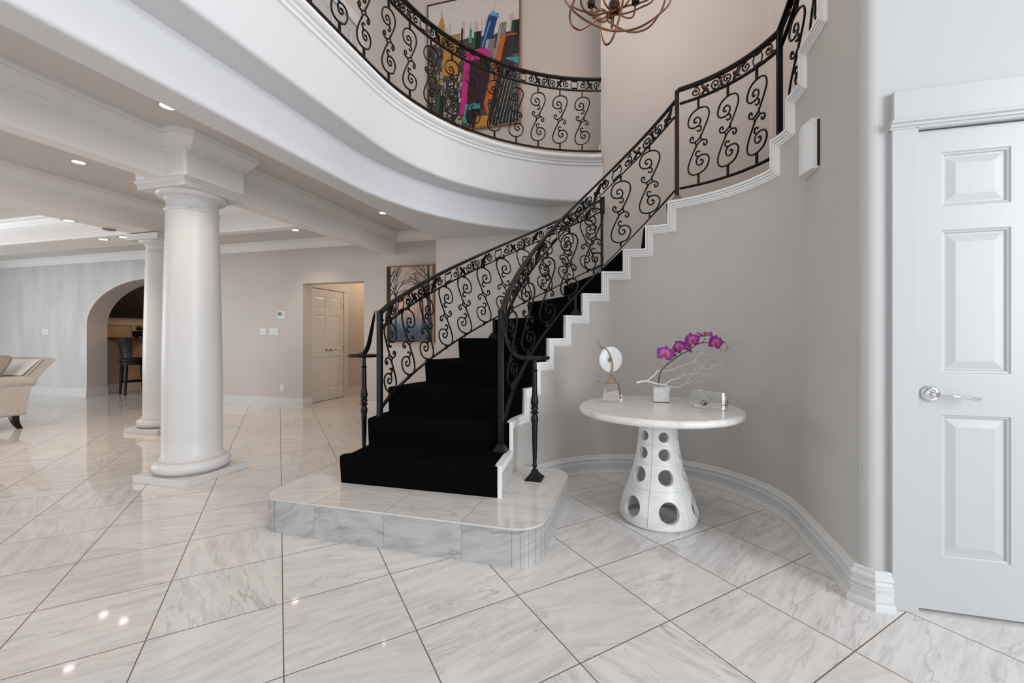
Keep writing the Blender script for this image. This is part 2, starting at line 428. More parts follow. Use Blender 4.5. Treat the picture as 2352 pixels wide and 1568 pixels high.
# stair back wall and the round end
bm = NB()
quad(bm, (-2.45,4.88,0),(1.31,4.88,0),(1.31,4.88,3.2),(-2.45,4.88,3.2))
quad(bm, (-.40,4.88,3.2),(1.31,4.88,3.2),(1.31,4.88,6.3),(-.40,4.88,6.3))
quad(bm, (-.40,4.88,3.21),(-.40,5.03,3.21),(-.40,5.03,6.3),(-.40,4.88,6.3)); quad(bm, (-.40,5.03,3.21),(1.31,5.03,3.21),(1.31,5.03,6.3),(-.40,5.03,6.3))
quad(bm, (-2.45,4.88,0),(-2.45,4.88,2.75),(-2.45,5.72,2.75),(-2.45,5.72,0))
cp = [(1.31,4.88)] + [(1.33+.72*math.sin(PI/2*i/10)*1.0, 4.16+.70*math.cos(PI/2*i/10)) for i in range(11)] + [(2.05,2.0)]
for (xa,ya),(xb,yb) in zip(cp, cp[1:]): quad(bm, (xa,ya,0),(xb,yb,0),(xb,yb,6.3),(xa,ya,6.3))
struct('wall_stair', bm, WALL, 20)
# upper storey
bm = NB(); quad(bm, (-3.6,YB,3.2),(1.31,YB,3.2),(1.31,YB,6.3),(-3.6,YB,6.3)); struct('wall_upper_back', bm, WALL)
bm = NB(); quad(bm, (-3.6,-5,3.2),(-3.6,YB,3.2),(-3.6,YB,6.3),(-3.6,-5,6.3)); struct('wall_upper_left', bm, WALL)
bm = NB(); quad(bm, (-3.6,-5,6.3),(5,-5,6.3),(5,YB,6.3),(-3.6,YB,6.3)); struct('ceiling_upper', bm, CEIL)
# door wall on the right
DX0, DX1, DZ = 1.138, 1.868, 2.032
bm = NB(); Yd = 2.17
bn = [(.95,2.216)]+[(.95+.045-.045*math.cos(PI/2*i/6), Yd+.045-.045*math.sin(PI/2*i/6)) for i in range(7)]
for (xa,ya),(xb,yb) in zip(bn, bn[1:]): quad(bm, (xa,ya,0),(xb,yb,0),(xb,yb,6.3),(xa,ya,6.3))
quad(bm, (.995,Yd,0),(DX0,Yd,0),(DX0,Yd,DZ),(.995,Yd,DZ)); quad(bm, (.995,Yd,DZ),(5,Yd,DZ),(5,Yd,6.3),(.995,Yd,6.3)); quad(bm, (DX1,Yd,0),(5,Yd,0),(5,Yd,DZ),(DX1,Yd,DZ))
quad(bm, (DX0,Yd,0),(DX0,Yd+.12,0),(DX0,Yd+.12,DZ),(DX0,Yd,DZ)); quad(bm, (DX1,Yd,0),(DX1,Yd+.12,0),(DX1,Yd+.12,DZ),(DX1,Yd,DZ)); quad(bm, (DX0,Yd,DZ),(DX1,Yd,DZ),(DX1,Yd+.12,DZ),(DX0,Yd+.12,DZ))
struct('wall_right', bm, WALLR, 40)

# ---- lower ceiling, beams, crown
bm = NB(); quad(bm, (-14,-6,2.74),(-2.42,-6,2.74),(-2.42,YB+.1,2.74),(-14,YB+.1,2.74)); struct('ceiling', bm, CEIL)
def beam(name, x0,x1,y0,y1,z0=2.40,z1=2.745,b=.02):
    bm = NB(); vs = [bm.verts.new((x,y,z)) for x in (x0,x1) for y in (y0,y1) for z in (z0,z1)]
    fs = [bm.faces.new([vs[i] for i in q]) for q in [(0,1,3,2),(4,6,7,5),(0,4,5,1),(2,3,7,6),(0,2,6,4)]]
    es = [e for e in bm.edges if len(e.link_faces) == 2]
    bmesh.ops.bevel(bm, geom=es, offset=b, segments=4, affect='EDGES', profile=.5)
    struct(name, bm, BEAM, 30)
beam('ceiling_beam_foyer', -3.70,-3.54,-6,YB+.05)
beam('ceiling_beam_block', -3.87,-3.335,2.45,2.965)
beam('ceiling_beam_living', -5.95,-5.55,-6,4.20, 2.415)
beam('ceiling_beam_cross', -5.6,-3.65,3.96,4.10, 2.415)
beam('ceiling_beam_living_cross', -14,-5.7,3.74,4.22, 2.42)
CR = [(0,2.60),(.010,2.60),(.012,2.612),(.018,2.614),(.018,2.622),(.024,2.624),(.026,2.634),(.036,2.648),(.058,2.676),(.068,2.694),(.074,2.696),(.074,2.712),(.082,2.714),(.086,2.724),(.086,2.742)]
def crown(name, path, closed=False):
    bm = NB(); sweep(bm, path, CR, closed, caps=False); struct(name, bm, CROWN, 14)
crown('trim_crown_foyer', [(-2.42,YB),(-3.54,YB),(-3.54,2.965),(-3.335,2.965),(-3.335,2.49),(-3.375,2.45),(-3.54,2.45),(-3.54,-6)])
crown('trim_crown_bay', [(-5.55,-6),(-3.70,-6),(-3.70,3.96),(-5.55,3.96)], True)
crown('trim_crown_hall', [(-5.55,4.22),(-5.55,4.10),(-3.70,4.10),(-3.70,YB),(-13.6,YB),(-13.6,4.22)], True)
crown('trim_crown_living', [(-5.95,-6),(-5.95,3.74),(-13.6,3.74)])

# ---- baseboards
BB = [(0,.152),(.008,.152),(.014,.146),(.014,.136),(.024,.128),(.026,.118),(.018,.108),(.022,.100),(.022,.094),(.030,.091),(.030,.083),(.023,.080),(.023,.073),(.030,.070),(.030,.063),(.023,.060),(.026,.055),(.026,.030),(.040,.026),(.046,.012),(.046,0),(0,0)]
def base(name, path, prof=BB):
    bm = NB(); sweep(bm, path, prof); struct(name, bm, WHITE, 14)
pth = [U(t,.90) for t in cuts(2, 180)] + [U(t,.90) for t in (190,205,225,240)]
pth = [(p.x,p.y) for p in pth]
base('baseboard_niche', pth[::-1])
bm = NB(); BE = [(o+.010 if o > 0 else 0,z+.004 if z > 0 else 0) for o,z in BB]
sweep(bm, [(1.044,2.17),(.993,2.17),(.95,2.213),(.95,2.275)], BE); struct('baseboard_corner', bm, WHITE, 25)
SB = [(0,.165),(.010,.160),(.010,.135),(.016,.128),(.016,.10),(.022,.094),(.022,.02),(.034,.015),(.034,0),(0,0)]
base('baseboard_back', [(-5.25,5.91),(-5.25,YB),(ACX+AA,YB)], SB)
base('baseboard_back_living', [(ACX-AA,6.05),(ACX-AA,YB),(-13.6,YB)], SB)
base('baseboard_back_stair', [(-2.45,YB),(-4.10,YB),(-4.10,5.91)], SB)

# ------------------------------------------------------------------ right door (door_1), casing
def panel_leaf(bm, x0,x1,z0,z1, rects, y=0, depth=.035):
    """slab in the XZ plane facing -y with recessed raised-field panels"""
    xs = sorted({x0,x1}|{r[0] for r in rects}|{r[1] for r in rects}); zs = sorted({z0,z1}|{r[2] for r in rects}|{r[3] for r in rects})
    for xa,xb in zip(xs,xs[1:]):
        for za,zb in zip(zs,zs[1:]):
            if any(abs(r[0]-xa)<1e-6 and abs(r[1]-xb)<1e-6 and abs(r[2]-za)<1e-6 and abs(r[3]-zb)<1e-6 for r in rects): continue
            quad(bm, (xa,y,za),(xb,y,za),(xb,y,zb),(xa,y,zb))
    for r in rects:
        lv = [(0,0),(.004,.004),(.010,.006),(.014,.012),(.020,.012),(.046,.005),(.050,.004),(.052,.004)]
        prev = None
        for ins, dy in lv:
            q = [(r[0]+ins,y+dy,r[2]+ins),(r[1]-ins,y+dy,r[2]+ins),(r[1]-ins,y+dy,r[3]-ins),(r[0]+ins,y+dy,r[3]-ins)]
            if prev:
                for i in range(4): quad(bm, prev[i],prev[(i+1)%4],q[(i+1)%4],q[i])
            prev = q
        quad(bm, *prev)
    quad(bm, (x0,y,z0),(x0,y,z1),(x0,y+depth,z1),(x0,y+depth,z0)); quad(bm, (x1,y,z0),(x1,y,z1),(x1,y+depth,z1),(x1,y+depth,z0))
    quad(bm, (x0,y+depth,z0),(x1,y+depth,z0),(x1,y+depth,z1),(x0,y+depth,z1)); quad(bm, (x0,y,z0),(x1,y,z0),(x1,y+depth,z0),(x0,y+depth,z0)); quad(bm, (x0,y,z1),(x1,y,z1),(x1,y+depth,z1),(x0,y+depth,z1))
bm = NB(); pc = [(1.230,1.460),(1.550,1.780)]; pr_ = [(.234,.834),(1.008,1.606),(1.705,1.932)]
panel_leaf(bm, DX0+.003, DX1-.003, .012, DZ-.004, [(a,b2,c,d) for a,b2 in pc for c,d in pr_], y=Yd+.004)
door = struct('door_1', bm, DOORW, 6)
# lever handle
bm = NB(); hx, hz, hy = 1.190, .921, Yd+.004
Mr = Matrix.Translation((hx,hy,hz)) @ Matrix.Rotation(R(90),4,'X')
def lathe_m(bm, prof, M, n=28):
    b2 = bmesh.new(); lathe(b2, prof, n=n); bmesh.ops.transform(b2, matrix=M, verts=b2.verts)
    me = bpy.data.meshes.new('t'); b2.to_mesh(me); b2.free(); bm.from_mesh(me); bpy.data.meshes.remove(me)
lathe_m(bm, [(.034,0),(.034,.004),(.031,.007),(.029,.006),(.027,.009),(.022,.010),(.020,.013),(.012,.016),(.010,.030),(.013,.034),(.013,.046),(.008,.050)], Mr)
for i in range(36):
    a = 2*PI*i/36; ball(bm, (hx+.0315*math.cos(a), hy-.006, hz+.0315*math.sin(a)), .0026, u=6, v=4)
tube(bm, spline([(hx,hy-.042,hz),(hx+.03,hy-.045,hz-.001),(hx+.06,hy-.045,hz-.004),(hx+.11,hy-.045,hz-.010),(hx+.140,hy-.045,hz-.013)],3), [.007,.006,.005,.005,.006,.0075,.006,.0062,.0068,.0074,.008,.0086,.009], 12)
obj('door_handle', bm, CHRM, door, 'polished chrome lever handle')
bm = NB()
box(bm, 1.045,DX0+.001, Yd-.02,Yd+.02, 0,2.04, .002,1); box(bm, DX1-.001,1.961, Yd-.02,Yd+.02, 0,2.04, .002,1)
box(bm, DX0-.01,DX1+.01, Yd-.02,Yd+.005, DZ,2.045, .002,1)
HPf = [(0,2.036),(.022,2.036),(.024,2.042),(.030,2.046),(.032,2.054),(.040,2.060),(.040,2.068),(.034,2.072),(0,2.074)]
sweep(bm, [(1.97,Yd),(1.036,Yd)][::1], [(o,z) for o,z in HPf]); 
box(bm, 1.046,1.960, Yd-.028,Yd, 2.07,2.197, .003,1)
struct('trim_door_casing', bm, DOORW, 25)

# ------------------------------------------------------------------ columns
def column(x, y, label):
    t = empty('column', (x,y,0), label, 'column', 'round white columns')
    bm = NB(); box(bm, x-.2725,x+.2725,y-.2725,y+.2725,0,.057,.003,1); obj('plinth', bm, COLW, t)
    bm = NB()
    pb = [(.225,.057),(.240,.062),(.252,.068)] + [(.222+.046*math.cos(a), .112+.046*math.sin(a)) for a in [R(-70+160*i/12) for i in range(13)]] + [(.226,.160),(.226,.170),(.218,.172),(.217,.182),(.2085,.190)]
    lathe(bm, pb, (x,y), 64); obj('base_moulding', bm, COLW, t)
    bm = NB(); ps = [(.2085,.188)]+[(.207-.028*max(0,(i/14-.25)/.75)**1.4, .19+2.0*i/14) for i in range(15)]
    lathe(bm, ps, (x,y), 64); obj('shaft', bm, COLW, t)
    bm = NB()
    lathe(bm, [(.179,2.185),(.187,2.188),(.191,2.196),(.187,2.204),(.181,2.206),(.184,2.210),(.181,2.214),(.177,2.220),(.177,2.268),(.184,2.270),(.187,2.276),(.184,2.282),(.190,2.284),(.193,2.290),(.198,2.294)]+[(.198+.045*math.sin(PI/2*i/8), 2.294+.034*(1-math.cos(PI/2*i/8))) for i in range(1,9)]+[(.240,2.336)], (x,y), 64)
    obj('capital', bm, COLW, t)
    bm = NB(); ab = [(0,2.334),(.0,2.334),(.0,2.372),(.008,2.376),(.014,2.388),(.018,2.392),(.018,2.401)]
    h = .252; sweep(bm, [(x-h,y-h),(x-h,y+h),(x+h,y+h),(x+h,y-h)], [(o,z) for o,z in ab[1:]], True)
    quad(bm, (x-h,y-h,2.334),(x+h,y-h,2.334),(x+h,y+h,2.334),(x-h,y+h,2.334)); k = h+.018; quad(bm, (x-k,y-k,2.401),(x+k,y-k,2.401),(x+k,y+k,2.401),(x-k,y+k,2.401))
    obj('abacus', bm, COLW, t, ang=25)
column(-3.607, 2.715, 'large white round column nearest the foyer floor')
column(-5.74, 3.965, 'white round column farther back, half hidden behind the larger one')

# ------------------------------------------------------------------ marble starting step
def rrect(x0,x1,y0,y1,r,n=8):
    out = []
    for cx,cy,a0 in ((x1-r,y0+r,-90),(x1-r,y1-r,0),(x0+r,y1-r,90),(x0+r,y0+r,180)):
        out += [(cx+r*math.cos(R(a0+90*i/n)), cy+r*math.sin(R(a0+90*i/n))) for i in range(n+1)]
    return out
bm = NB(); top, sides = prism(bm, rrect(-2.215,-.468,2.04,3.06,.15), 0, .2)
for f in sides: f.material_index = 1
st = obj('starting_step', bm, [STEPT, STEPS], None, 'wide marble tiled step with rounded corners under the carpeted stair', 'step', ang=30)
# (edge profile)
bm = NB(); P_ = rrect(-2.217,-.466,2.038,3.062,.152)
sweep(bm, P_[::-1], [(0,.190),(.003,.191),(.003,.199),(0,.2005)], True); obj('edge_strip', bm, paint('marble_edge', (.62,.60,.58), .2), st)
bm = NB()
for cx, a0 in ((-.618,-90),(-2.065,180)):
    for i in range(6):
        a = R(a0+4+82*i/5); c, sn = math.cos(a), math.sin(a); x, y = cx+.1503*c, 2.19+.1503*sn
        quad(bm, (x-.0009*-sn,y-.0009*c,.002),(x+.0009*-sn,y+.0009*c,.002),(x+.0009*-sn,y+.0009*c,.19),(x-.0009*-sn,y-.0009*c,.19))
obj('strip_joints', bm, paint('strip_joint_grout', (.25,.23,.21), .6), st)

# ------------------------------------------------------------------ staircase
stair = empty('staircase', (-1.34,2.4,.2), 'curved staircase covered in black carpet with stepped white stringer trim', 'staircase')
def ro(k): return 1.925 if k <= 9 else 2.005
for k in range(1, NS+1):
    n = 10
    inn = [U(t,.919) for t in cuts(TN[k], TN[k+1])]
    out = [U(t,ro(k)) for t in cuts(TO[k], TO[k+1])]
    if k == 1: inn[0] = Vector((-.803,2.40)); out[0] = Vector((-1.884,2.385))
    z0, z1 = ZT(k-1), ZT(k)
    poly = [tuple(p) for p in inn]+[tuple(p) for p in out[::-1]]
    bm = NB(); prism(bm, poly, max(z0-.02,.2), z1)
    # rounded nosing along the front edge and a slightly fuller top
    fr = [v for v in bm.verts if abs(v.co.z-z1) < 1e-6]
    es = [e for e in bm.edges if all(abs(v.co.z-z1) < 1e-6 for v in e.verts) and
          (e.verts[0].co.xy-inn[0]).length < 1e-4 and (e.verts[1].co.xy-out[0]).length < 1e-4 or
          all(abs(v.co.z-z1) < 1e-6 for v in e.verts) and (e.verts[1].co.xy-inn[0]).length < 1e-4 and (e.verts[0].co.xy-out[0]).length < 1e-4]
    d = (out[0]-inn[0]).normalized(); nrm = Vector((d.y,-d.x))
    mid = sum((Vector(p) for p in poly), Vector((0,0)))/len(poly)
    if nrm.dot(mid-inn[0]) > 0: nrm = -nrm
    for v in fr:
        if (v.co.xy-inn[0]).length < 1e-4 or (v.co.xy-out[0]).length < 1e-4: v.co.x += nrm.x*.018; v.co.y += nrm.y*.018
    if es:
        r_ = bmesh.ops.bevel(bm, geom=es, offset=.022, segments=4, affect='EDGES', profile=.5)
    obj('carpeted_step', bm, CARP, stair, ang=50)
# white carcass under the open outer side
bm = NB()
for k in range(1, 10):
    ts = cuts(TO[k]+(1.5 if k > 1 else .3), TO[k+1]+1.5)
    z0 = .0; z1 = ZT(k)-.035
    for t0, t1 in zip(ts, ts[1:]):
        A, B = U(t0,ro(k)-.012), U(t1,ro(k)-.012); A2, B2 = U(t0,1.895), U(t1,1.895)
        quad(bm, (*A,z0),(*B,z0),(*B,z1),(*A,z1)); quad(bm, (*A,z1),(*B,z1),(*B2,z1),(*A2,z1))
    A = U(ts[0],ro(k)-.012); A2 = U(ts[0],1.895); quad(bm, (*A,0),(*A,z1),(*A2,z1),(*A2,0))
obj('outer_side_panel', bm, WHITE, stair)
# stepped stringer moulding on the inner side
bm = NB()
poly = [(TN[1],.2)]
for k in range(1, 17):
    poly += [(TN[k],ZT(k)),(TN[k+1],ZT(k))]
def band(d0, d1, h, hb=None):
    for (ta,za),(tb,zb) in zip(poly, poly[1:]):
        if ta >= 247: break
        def P(t,z,d,hh):
            q = U(min(adv(t,d),248.5), .90-hh); return (q.x,q.y,max(z-d,.2))
        n = 1 if abs(ta-tb) < 1e-6 else max(1,int((tb-ta)/3))
        for i in range(n):
            f0, f1 = i/n, (i+1)/n
            a0 = adv(ta,d0)+(adv(tb,d0)-adv(ta,d0))*f0; a1 = adv(ta,d0)+(adv(tb,d0)-adv(ta,d0))*f1
            b0 = adv(ta,d1)+(adv(tb,d1)-adv(ta,d1))*f0; b1 = adv(ta,d1)+(adv(tb,d1)-adv(ta,d1))*f1
            zi0 = za+(zb-za)*f0; zi1 = za+(zb-za)*f1
            def Q(t,z,d,hh): q = U(min(t,248.5),.90-hh); return (q.x,q.y,max(z-d,.2))
            A0,A1,B0,B1 = Q(a0,zi0,d0,h),Q(a1,zi1,d0,h),Q(b0,zi0,d1,hb if hb is not None else h),Q(b1,zi1,d1,hb if hb is not None else h)
            quad(bm, A0,A1,B1,B0)
            quad(bm, A0,A1,Q(a1,zi1,d0,-.018),Q(a0,zi0,d0,-.018)); quad(bm, B0,B1,Q(b1,zi1,d1,0),Q(b0,zi0,d1,0))
band(0,.017,.026); band(.017,.021,.013); band(.021,.036,.021); band(.036,.040,.010); band(.040,.055,.016); band(.055,.068,.006)
obj('stringer_trim', bm, CROWN, stair, 'white stepped moulding', ang=20)

# ------------------------------------------------------------------ railings
def arcpts(r, t0, t1, n): return [(U(t,r),t) for t in trange(t0,t1,n)]
K = .53/705
def bal_curves(mir=1):
    main = [(455,775),(460,758),(448,742),(430,752),(424,778),(440,800),(470,806),(502,795),(535,762),(568,695),(600,625),(624,550),(618,492),(590,460),(545,449),(490,460),(440,490),(410,545),(404,600),(430,638),(475,648),(515,635),(536,600),(530,562),(505,543),(478,552),(466,578),(478,598),(497,590)]
    tail = [(494,643),(525,643),(543,662),(536,690),(515,698),(501,684)]
    con = [(474,806),(489,838),(487,872)]
    up = [main, tail, con]
    cv = [[((x-514)*K*mir, 0, (805-y)*K) for x,y in c] for c in up]
    cv += [[(-p[0],0,-p[2]) for p in c] for c in cv]
    return cv
def bal_mesh(name, mir, ltop, lbot):
    bm = NB()
    for c in bal_curves(mir):
        p = spline(c, 3); w = [.0068]*len(p); w[0] = .0082; w[-1] = .0082; tube(bm, p, w, 6)
    for s, l in ((1,ltop),(-1,lbot)):
        z = .266*s; box(bm, -.0075,.0075,-.0075,.0075, min(z,z+s*l), max(z,z+s*l))
    finish(bm, 60); me = bpy.data.meshes.new(name); bm.to_mesh(me); bm.free(); me.materials.append(IRON); return me
def place_bal(rl, me, p, ang, zc):
    o = bpy.data.objects.new('baluster', me); COL.objects.link(o); o.parent = rl
    o.location = Vector((p.x,p.y,zc))-ORG[rl.name]; o.rotation_euler = (0,0,ang)
HR = [(-.020,-.012),(-.024,-.004),(-.022,.006),(-.014,.014),(.014,.014),(.022,.006),(.024,-.004),(.020,-.012)]
FB = [(-.013,-.006),(-.013,.006),(.013,.006),(.013,-.006)]
def frieze(pl, hgt, mat=IRON, phase=0.0, period=.60):
    """pl: list of (Vector plan, z of frieze centre) ; scrolls between the two rails"""
    S = [0]
    for a, b2 in zip(pl, pl[1:]): S.append(S[-1]+(b2[0]-a[0]).length)
    def at(s):
        s = max(0,min(S[-1],s))
        for i in range(len(S)-1):
            if s <= S[i+1]+1e-9:
                f = (s-S[i])/max(S[i+1]-S[i],1e-9); p = pl[i][0].lerp(pl[i+1][0],f); return p, pl[i][1]+(pl[i+1][1]-pl[i][1])*f
        return pl[-1]
    bm = NB(); h = hgt/2
    def put(c, pts, rad):
        if c-.045 < 0 or c+.045 > S[-1]: return
        out = []
        for u, v in pts: p, z = at(c+u); out.append((p.x,p.y,z+v))
        tube(bm, out, rad, 5)
    def spiral(c, sg, up):
        pts = []
        for i in range(19):
            a = R(-30)+2*PI*1.35*i/18; r = .006+.030*(i/18)**.8
            pts.append((sg*r*math.cos(a), up*r*math.sin(a)))
        x, y = pts[-1]; pts += [(x+sg*.012, y+(h-y if y>0 else -h-y)*.5), (x+sg*.030, (h if y>0 else -h)*.92)]
        put(c, pts, .0064); put(c+sg*.004, [(-.006,0),(.004,.004*up)], .008)
    n = int(S[-1]/period)+2
    for k in range(-1, n):
        c = (k+phase)*period
        put(c, [(-.03,-h*.95),(-.034,-h*.4),(-.042,0),(-.034,h*.4),(-.03,h*.95)], .005); put(c, [(.03,-h*.95),(.034,-h*.4),(.042,0),(.034,h*.4),(.03,h*.95)], .005)
        put(c, [(-.03,h*.82),(0,h*.72),(.03,h*.82)], .008); put(c, [(-.03,-h*.82),(0,-h*.72),(.03,-h*.82)], .008)
        spiral(c+.095,1,1); spiral(c+.255,-1,-1); spiral(c+.345,1,-1); spiral(c+.505,-1,1)
        for f, sg in ((.175,1),(.425,-1)):
            put(c+f, [(-.034*sg,h),(-.02*sg,h*.5),(0,0),(.018*sg,-h*.5),(.03*sg,-h*.95)], [.006,.014,.018,.013,.006])
            put(c+f, [(.004*sg,h*.2),(.02*sg,h*.35),(.03*sg,h*.1)], [.006,.011,.004]); put(c+f, [(-.004*sg,-h*.2),(-.02*sg,-h*.5),(-.03*sg,-h*.6)], [.006,.012,.005])
        put(c+.300, [(-.03,h*.95),(-.012,h*.5),(.012,h*.5),(.03,h*.95)], .006); put(c+.300, [(-.03,-h*.95),(-.012,-h*.5),(.012,-h*.5),(.03,-h*.95)], .006)
        put(c+.140, [(-.02,-h*.9),(-.005,-h*.55),(.02,-h*.8)], .006); put(c+.46, [(-.02,h*.9),(.005,h*.55),(.02,h*.8)], .006)
        put(c+.30, [(-.012,h*.6),(0,h*.2),(.0,-h*.1),(.012,-h*.5)], [.006,.013,.013,.006]); put(c+.255, [(.02,h*.95),(.03,h*.6),(.045,h*.9)], [.006,.01,.005]); put(c+.345, [(-.02,-h*.95),(-.03,-h*.6),(-.045,-h*.9)], [.006,.01,.005])
    return bm
def post(bm, x, y, z0, z1, w=.016, foot=True):
    box(bm, x-w,x+w,y-w,y+w,z0,z1,.002,1)
    if foot:
        for a, b2, c, d in ((.045,.045,0,.006),(.045,.022,.006,.050)):
            vs = []
            for s, zz in ((a,c),(b2,d)): vs.append([bm.verts.new((x+sx*s,y+sy*s,z0+zz)) for sx,sy in ((-1,-1),(1,-1),(1,1),(-1,1))])
            for i in range(4): bm.faces.new((vs[0][i],vs[0][(i+1)%4],vs[1][(i+1)%4],vs[1][i]))
            bm.faces.new(vs[0][::-1]); bm.faces.new(vs[1])
def turned_post(x, y, z0, z1):
    bm = NB(); hh = z1-z0
    pf = [(.012,.05),(.012,.105),(.016,.11),(.017,.118),(.013,.126),(.013,.14),(.018,.30),(.019,.42),(.0215,.44),(.0185,.455),(.024,.49),(.025,.515),(.018,.535),(.018,.545),(.024,.552),(.030,.558),(.024,.566),(.018,.572),(.018,.580),(.025,.588),(.025,.60),(.018,.612),(.024,.625),(.026,.65),(.021,.69),(.018,.72),(.0165,.86),(.015,.90),(.021,.906),(.022,.912),(.016,.918),(.014,.925),(.0125,1.0)]
    lathe(bm, [(r,z0+hh*z) for r,z in pf], (x,y), 20)
    for (a,c),(b2,d) in (((.055,0),(.055,.008)),((.055,.008),(.050,.014)),((.050,.014),(.022,.045)),((.022,.045),(.020,.06))):
        A = [bm.verts.new((x+sx*a,y+sy*a,z0+c)) for sx,sy in ((-1,-1),(1,-1),(1,1),(-1,1))]; B = [bm.verts.new((x+sx*b2,y+sy*b2,z0+d)) for sx,sy in ((-1,-1),(1,-1),(1,1),(-1,1))]
        for i in range(4): bm.faces.new((A[i],A[(i+1)%4],B[(i+1)%4],B[i]))
    return bm
BS = bal_mesh('baluster_slope', 1, .045, .038); BSL = bal_mesh('baluster_slope_mirrored', -1, .045, .038)
BLV = bal_mesh('baluster_level', 1, .088, .083); BBC = bal_mesh('baluster_balcony', 1, .075, .070)

# right (inner) stair railing
rr = empty('stair_railing', (-.88,2.72,.39), 'black scrolled iron railing along the inner edge of the stair, above the white stepped trim', 'railing', 'wrought iron railings')
RI = .95
def zt_r(t): return 1.505+.0164*(t-5.3) if t >= 0 else 1.42+.0095*(t+0)*.9
def zb_r(t): return .77+.01695*(t-10) if t >= 0 else .60+.0100*t
slope = [(U(t,RI),t) for t in trange(-14,0,4)[:-1]+trange(0,105.4,52)]
top = [Vector((*p,zt_r(t))) for p,t in slope]
pl0 = U(106.3,RI)
top += [Vector((*U(106.0,RI),3.15)), Vector((*U(106.1,RI),3.205)), Vector((*U(107.2,RI),3.236))]
lev = [(U(t,RI),t) for t in trange(108,157.5,24)]
top += [Vector((*p,3.24)) for p,t in lev]
def zup(t): return 3.24+(.0179*min(t-157.5,22.5) if t <= 180 else .0179*22.5+.0070*(t-180))
upf = [(U(t,RI),t) for t in trange(158,180,8)+trange(184,250,8)]
top += [Vector((*p,zup(t))) for p,t in upf]
bm = NB(); rail(bm, [p-Vector((0,0,.014)) for p in top], HR); obj('top_rail', bm, IRON, rr)
FH = .098
bm = NB(); rail(bm, [Vector((*p,zt_r(t)-.03-FH-.012)) for p,t in slope], FB); rail(bm, [Vector((*p,3.24-.03-FH-.005)) for p,t in lev], FB); rail(bm, [Vector((*p,zup(t)-.03-FH-.012)) for p,t in upf], FB)
obj('frieze_rail', bm, IRON, rr)
bm = NB(); rail(bm, [Vector((*p,zb_r(t))) for p,t in slope if t > -10], FB); rail(bm, [Vector((*p,2.40)) for p,t in lev], FB); rail(bm, [Vector((*p,zup(t)-.80)) for p,t in upf], FB)
obj('bottom_rail', bm, IRON, rr)
bm = frieze([(p,zt_r(t)-.03-FH/2-.008) for p,t in slope], FH, phase=.35); obj('frieze', bm, IRON, rr)
bm = frieze([(p,3.24-.03-FH/2) for p,t in lev], FH, phase=.05); obj('frieze', bm, BRON, rr)
bm = frieze([(p,zup(t)-.03-FH/2-.008) for p,t in upf], FH, phase=.1); obj('frieze', bm, IRON, rr)
def tang(t, r):
    d = U(t+.5,r)-U(t-.5,r); return math.atan2(d.y,d.x)
for th in (171.5,157.2,143.5,129.8,115.8,101.4,86.8):
    t = 180-th; zc = (zt_r(t)-.03-FH-.018+zb_r(t)+.006)/2; place_bal(rr, BS, U(t,RI), tang(t,RI), zc)
for th in (63.0,48.8,34.5):
    t = 180-th; place_bal(rr, BLV, U(t,RI), tang(t,RI), (2.406+3.24-.03-FH-.011)/2)
for t in (168,184,208,232):
    place_bal(rr, BS, U(t,RI), tang(t,RI), (zup(t)-.8+.006+zup(t)-.03-FH-.018)/2)
for (t, z0, z1, m_) in ((-14,.39,1.345,IRON),(54,1.34,1.51,IRON),(106.6,2.29,3.22,BRON),(157.6,2.29,3.23,IRON),(222,3.05,3.80,IRON)):
    p = U(t,RI); bm = NB(); post(bm, p.x,p.y,z0,z1,.017 if t != 54 else .012); obj('newel_post' if t != 54 else 'support_post', bm, m_, rr)
# volute and its turned post
vx, vy = -.668, 2.785
bm = turned_post(vx,vy,.2,1.005); obj('turned_newel', bm, IRON, rr)
def volute(x, y, z, sx):
    bm = NB(); lathe(bm, [(.02,z-.012),(.095,z-.010),(.103,z-.002),(.105,z+.006),(.098,z+.012),(.085,z+.010),(.07,z+.013),(.0,z+.013)], (x,y), 36, caps=False)
    return bm
bm = volute(vx,vy,1.017,1)
rail(bm, spline([(-.872,2.715,1.335),(-.868,2.712,1.31),(-.855,2.708,1.22),(-.83,2.705,1.11),(-.79,2.703,1.05),(-.74,2.70,1.024),(-.68,2.70,1.020),(-.61,2.72,1.018)],4), HR)
obj('volute', bm, IRON, rr)

# left (outer) stair railing
rl = empty('stair_railing', (-1.84,2.70,.39), 'black scrolled iron railing along the open left side of the stair, passing the forest picture', 'railing', 'wrought iron railings')
RO = 1.87
def s_l(t): return (.16+t*.01) if t < 0 else .16+RO*R(t)
def zt_l(t): return 1.348+.4935*s_l(t)
def zb_l(t): return .632+.4935*s_l(t)
sl = [(U(t,RO),t) for t in trange(-16,0,3)[:-1]+trange(0,77,44)]
bm = NB(); rail(bm, [Vector((*p,zt_l(t)-.014)) for p,t in sl], HR); obj('top_rail', bm, IRON, rl)
bm = NB(); rail(bm, [Vector((*p,zt_l(t)-.03-FH-.010)) for p,t in sl], FB); obj('frieze_rail', bm, IRON, rl)
bm = NB(); rail(bm, [Vector((*p,zb_l(t))) for p,t in sl], FB); obj('bottom_rail', bm, IRON, rl)
bm = frieze([(p,zt_l(t)-.03-FH/2-.007) for p,t in sl], FH, phase=.5); obj('frieze', bm, IRON, rl)
for th in (179.9,172.6,165.4,158.2,151.2,144.1,137.0,129.7,122.4,115.1,107.7):
    t = 180-th; place_bal(rl, BSL, U(t,RO), tang(t,RO), (zb_l(t)+.006+zt_l(t)-.03-FH-.016)/2)
p = U(-16,RO); bm = NB(); post(bm, p.x,p.y,.39,1.35,.017); obj('newel_post', bm, IRON, rl)
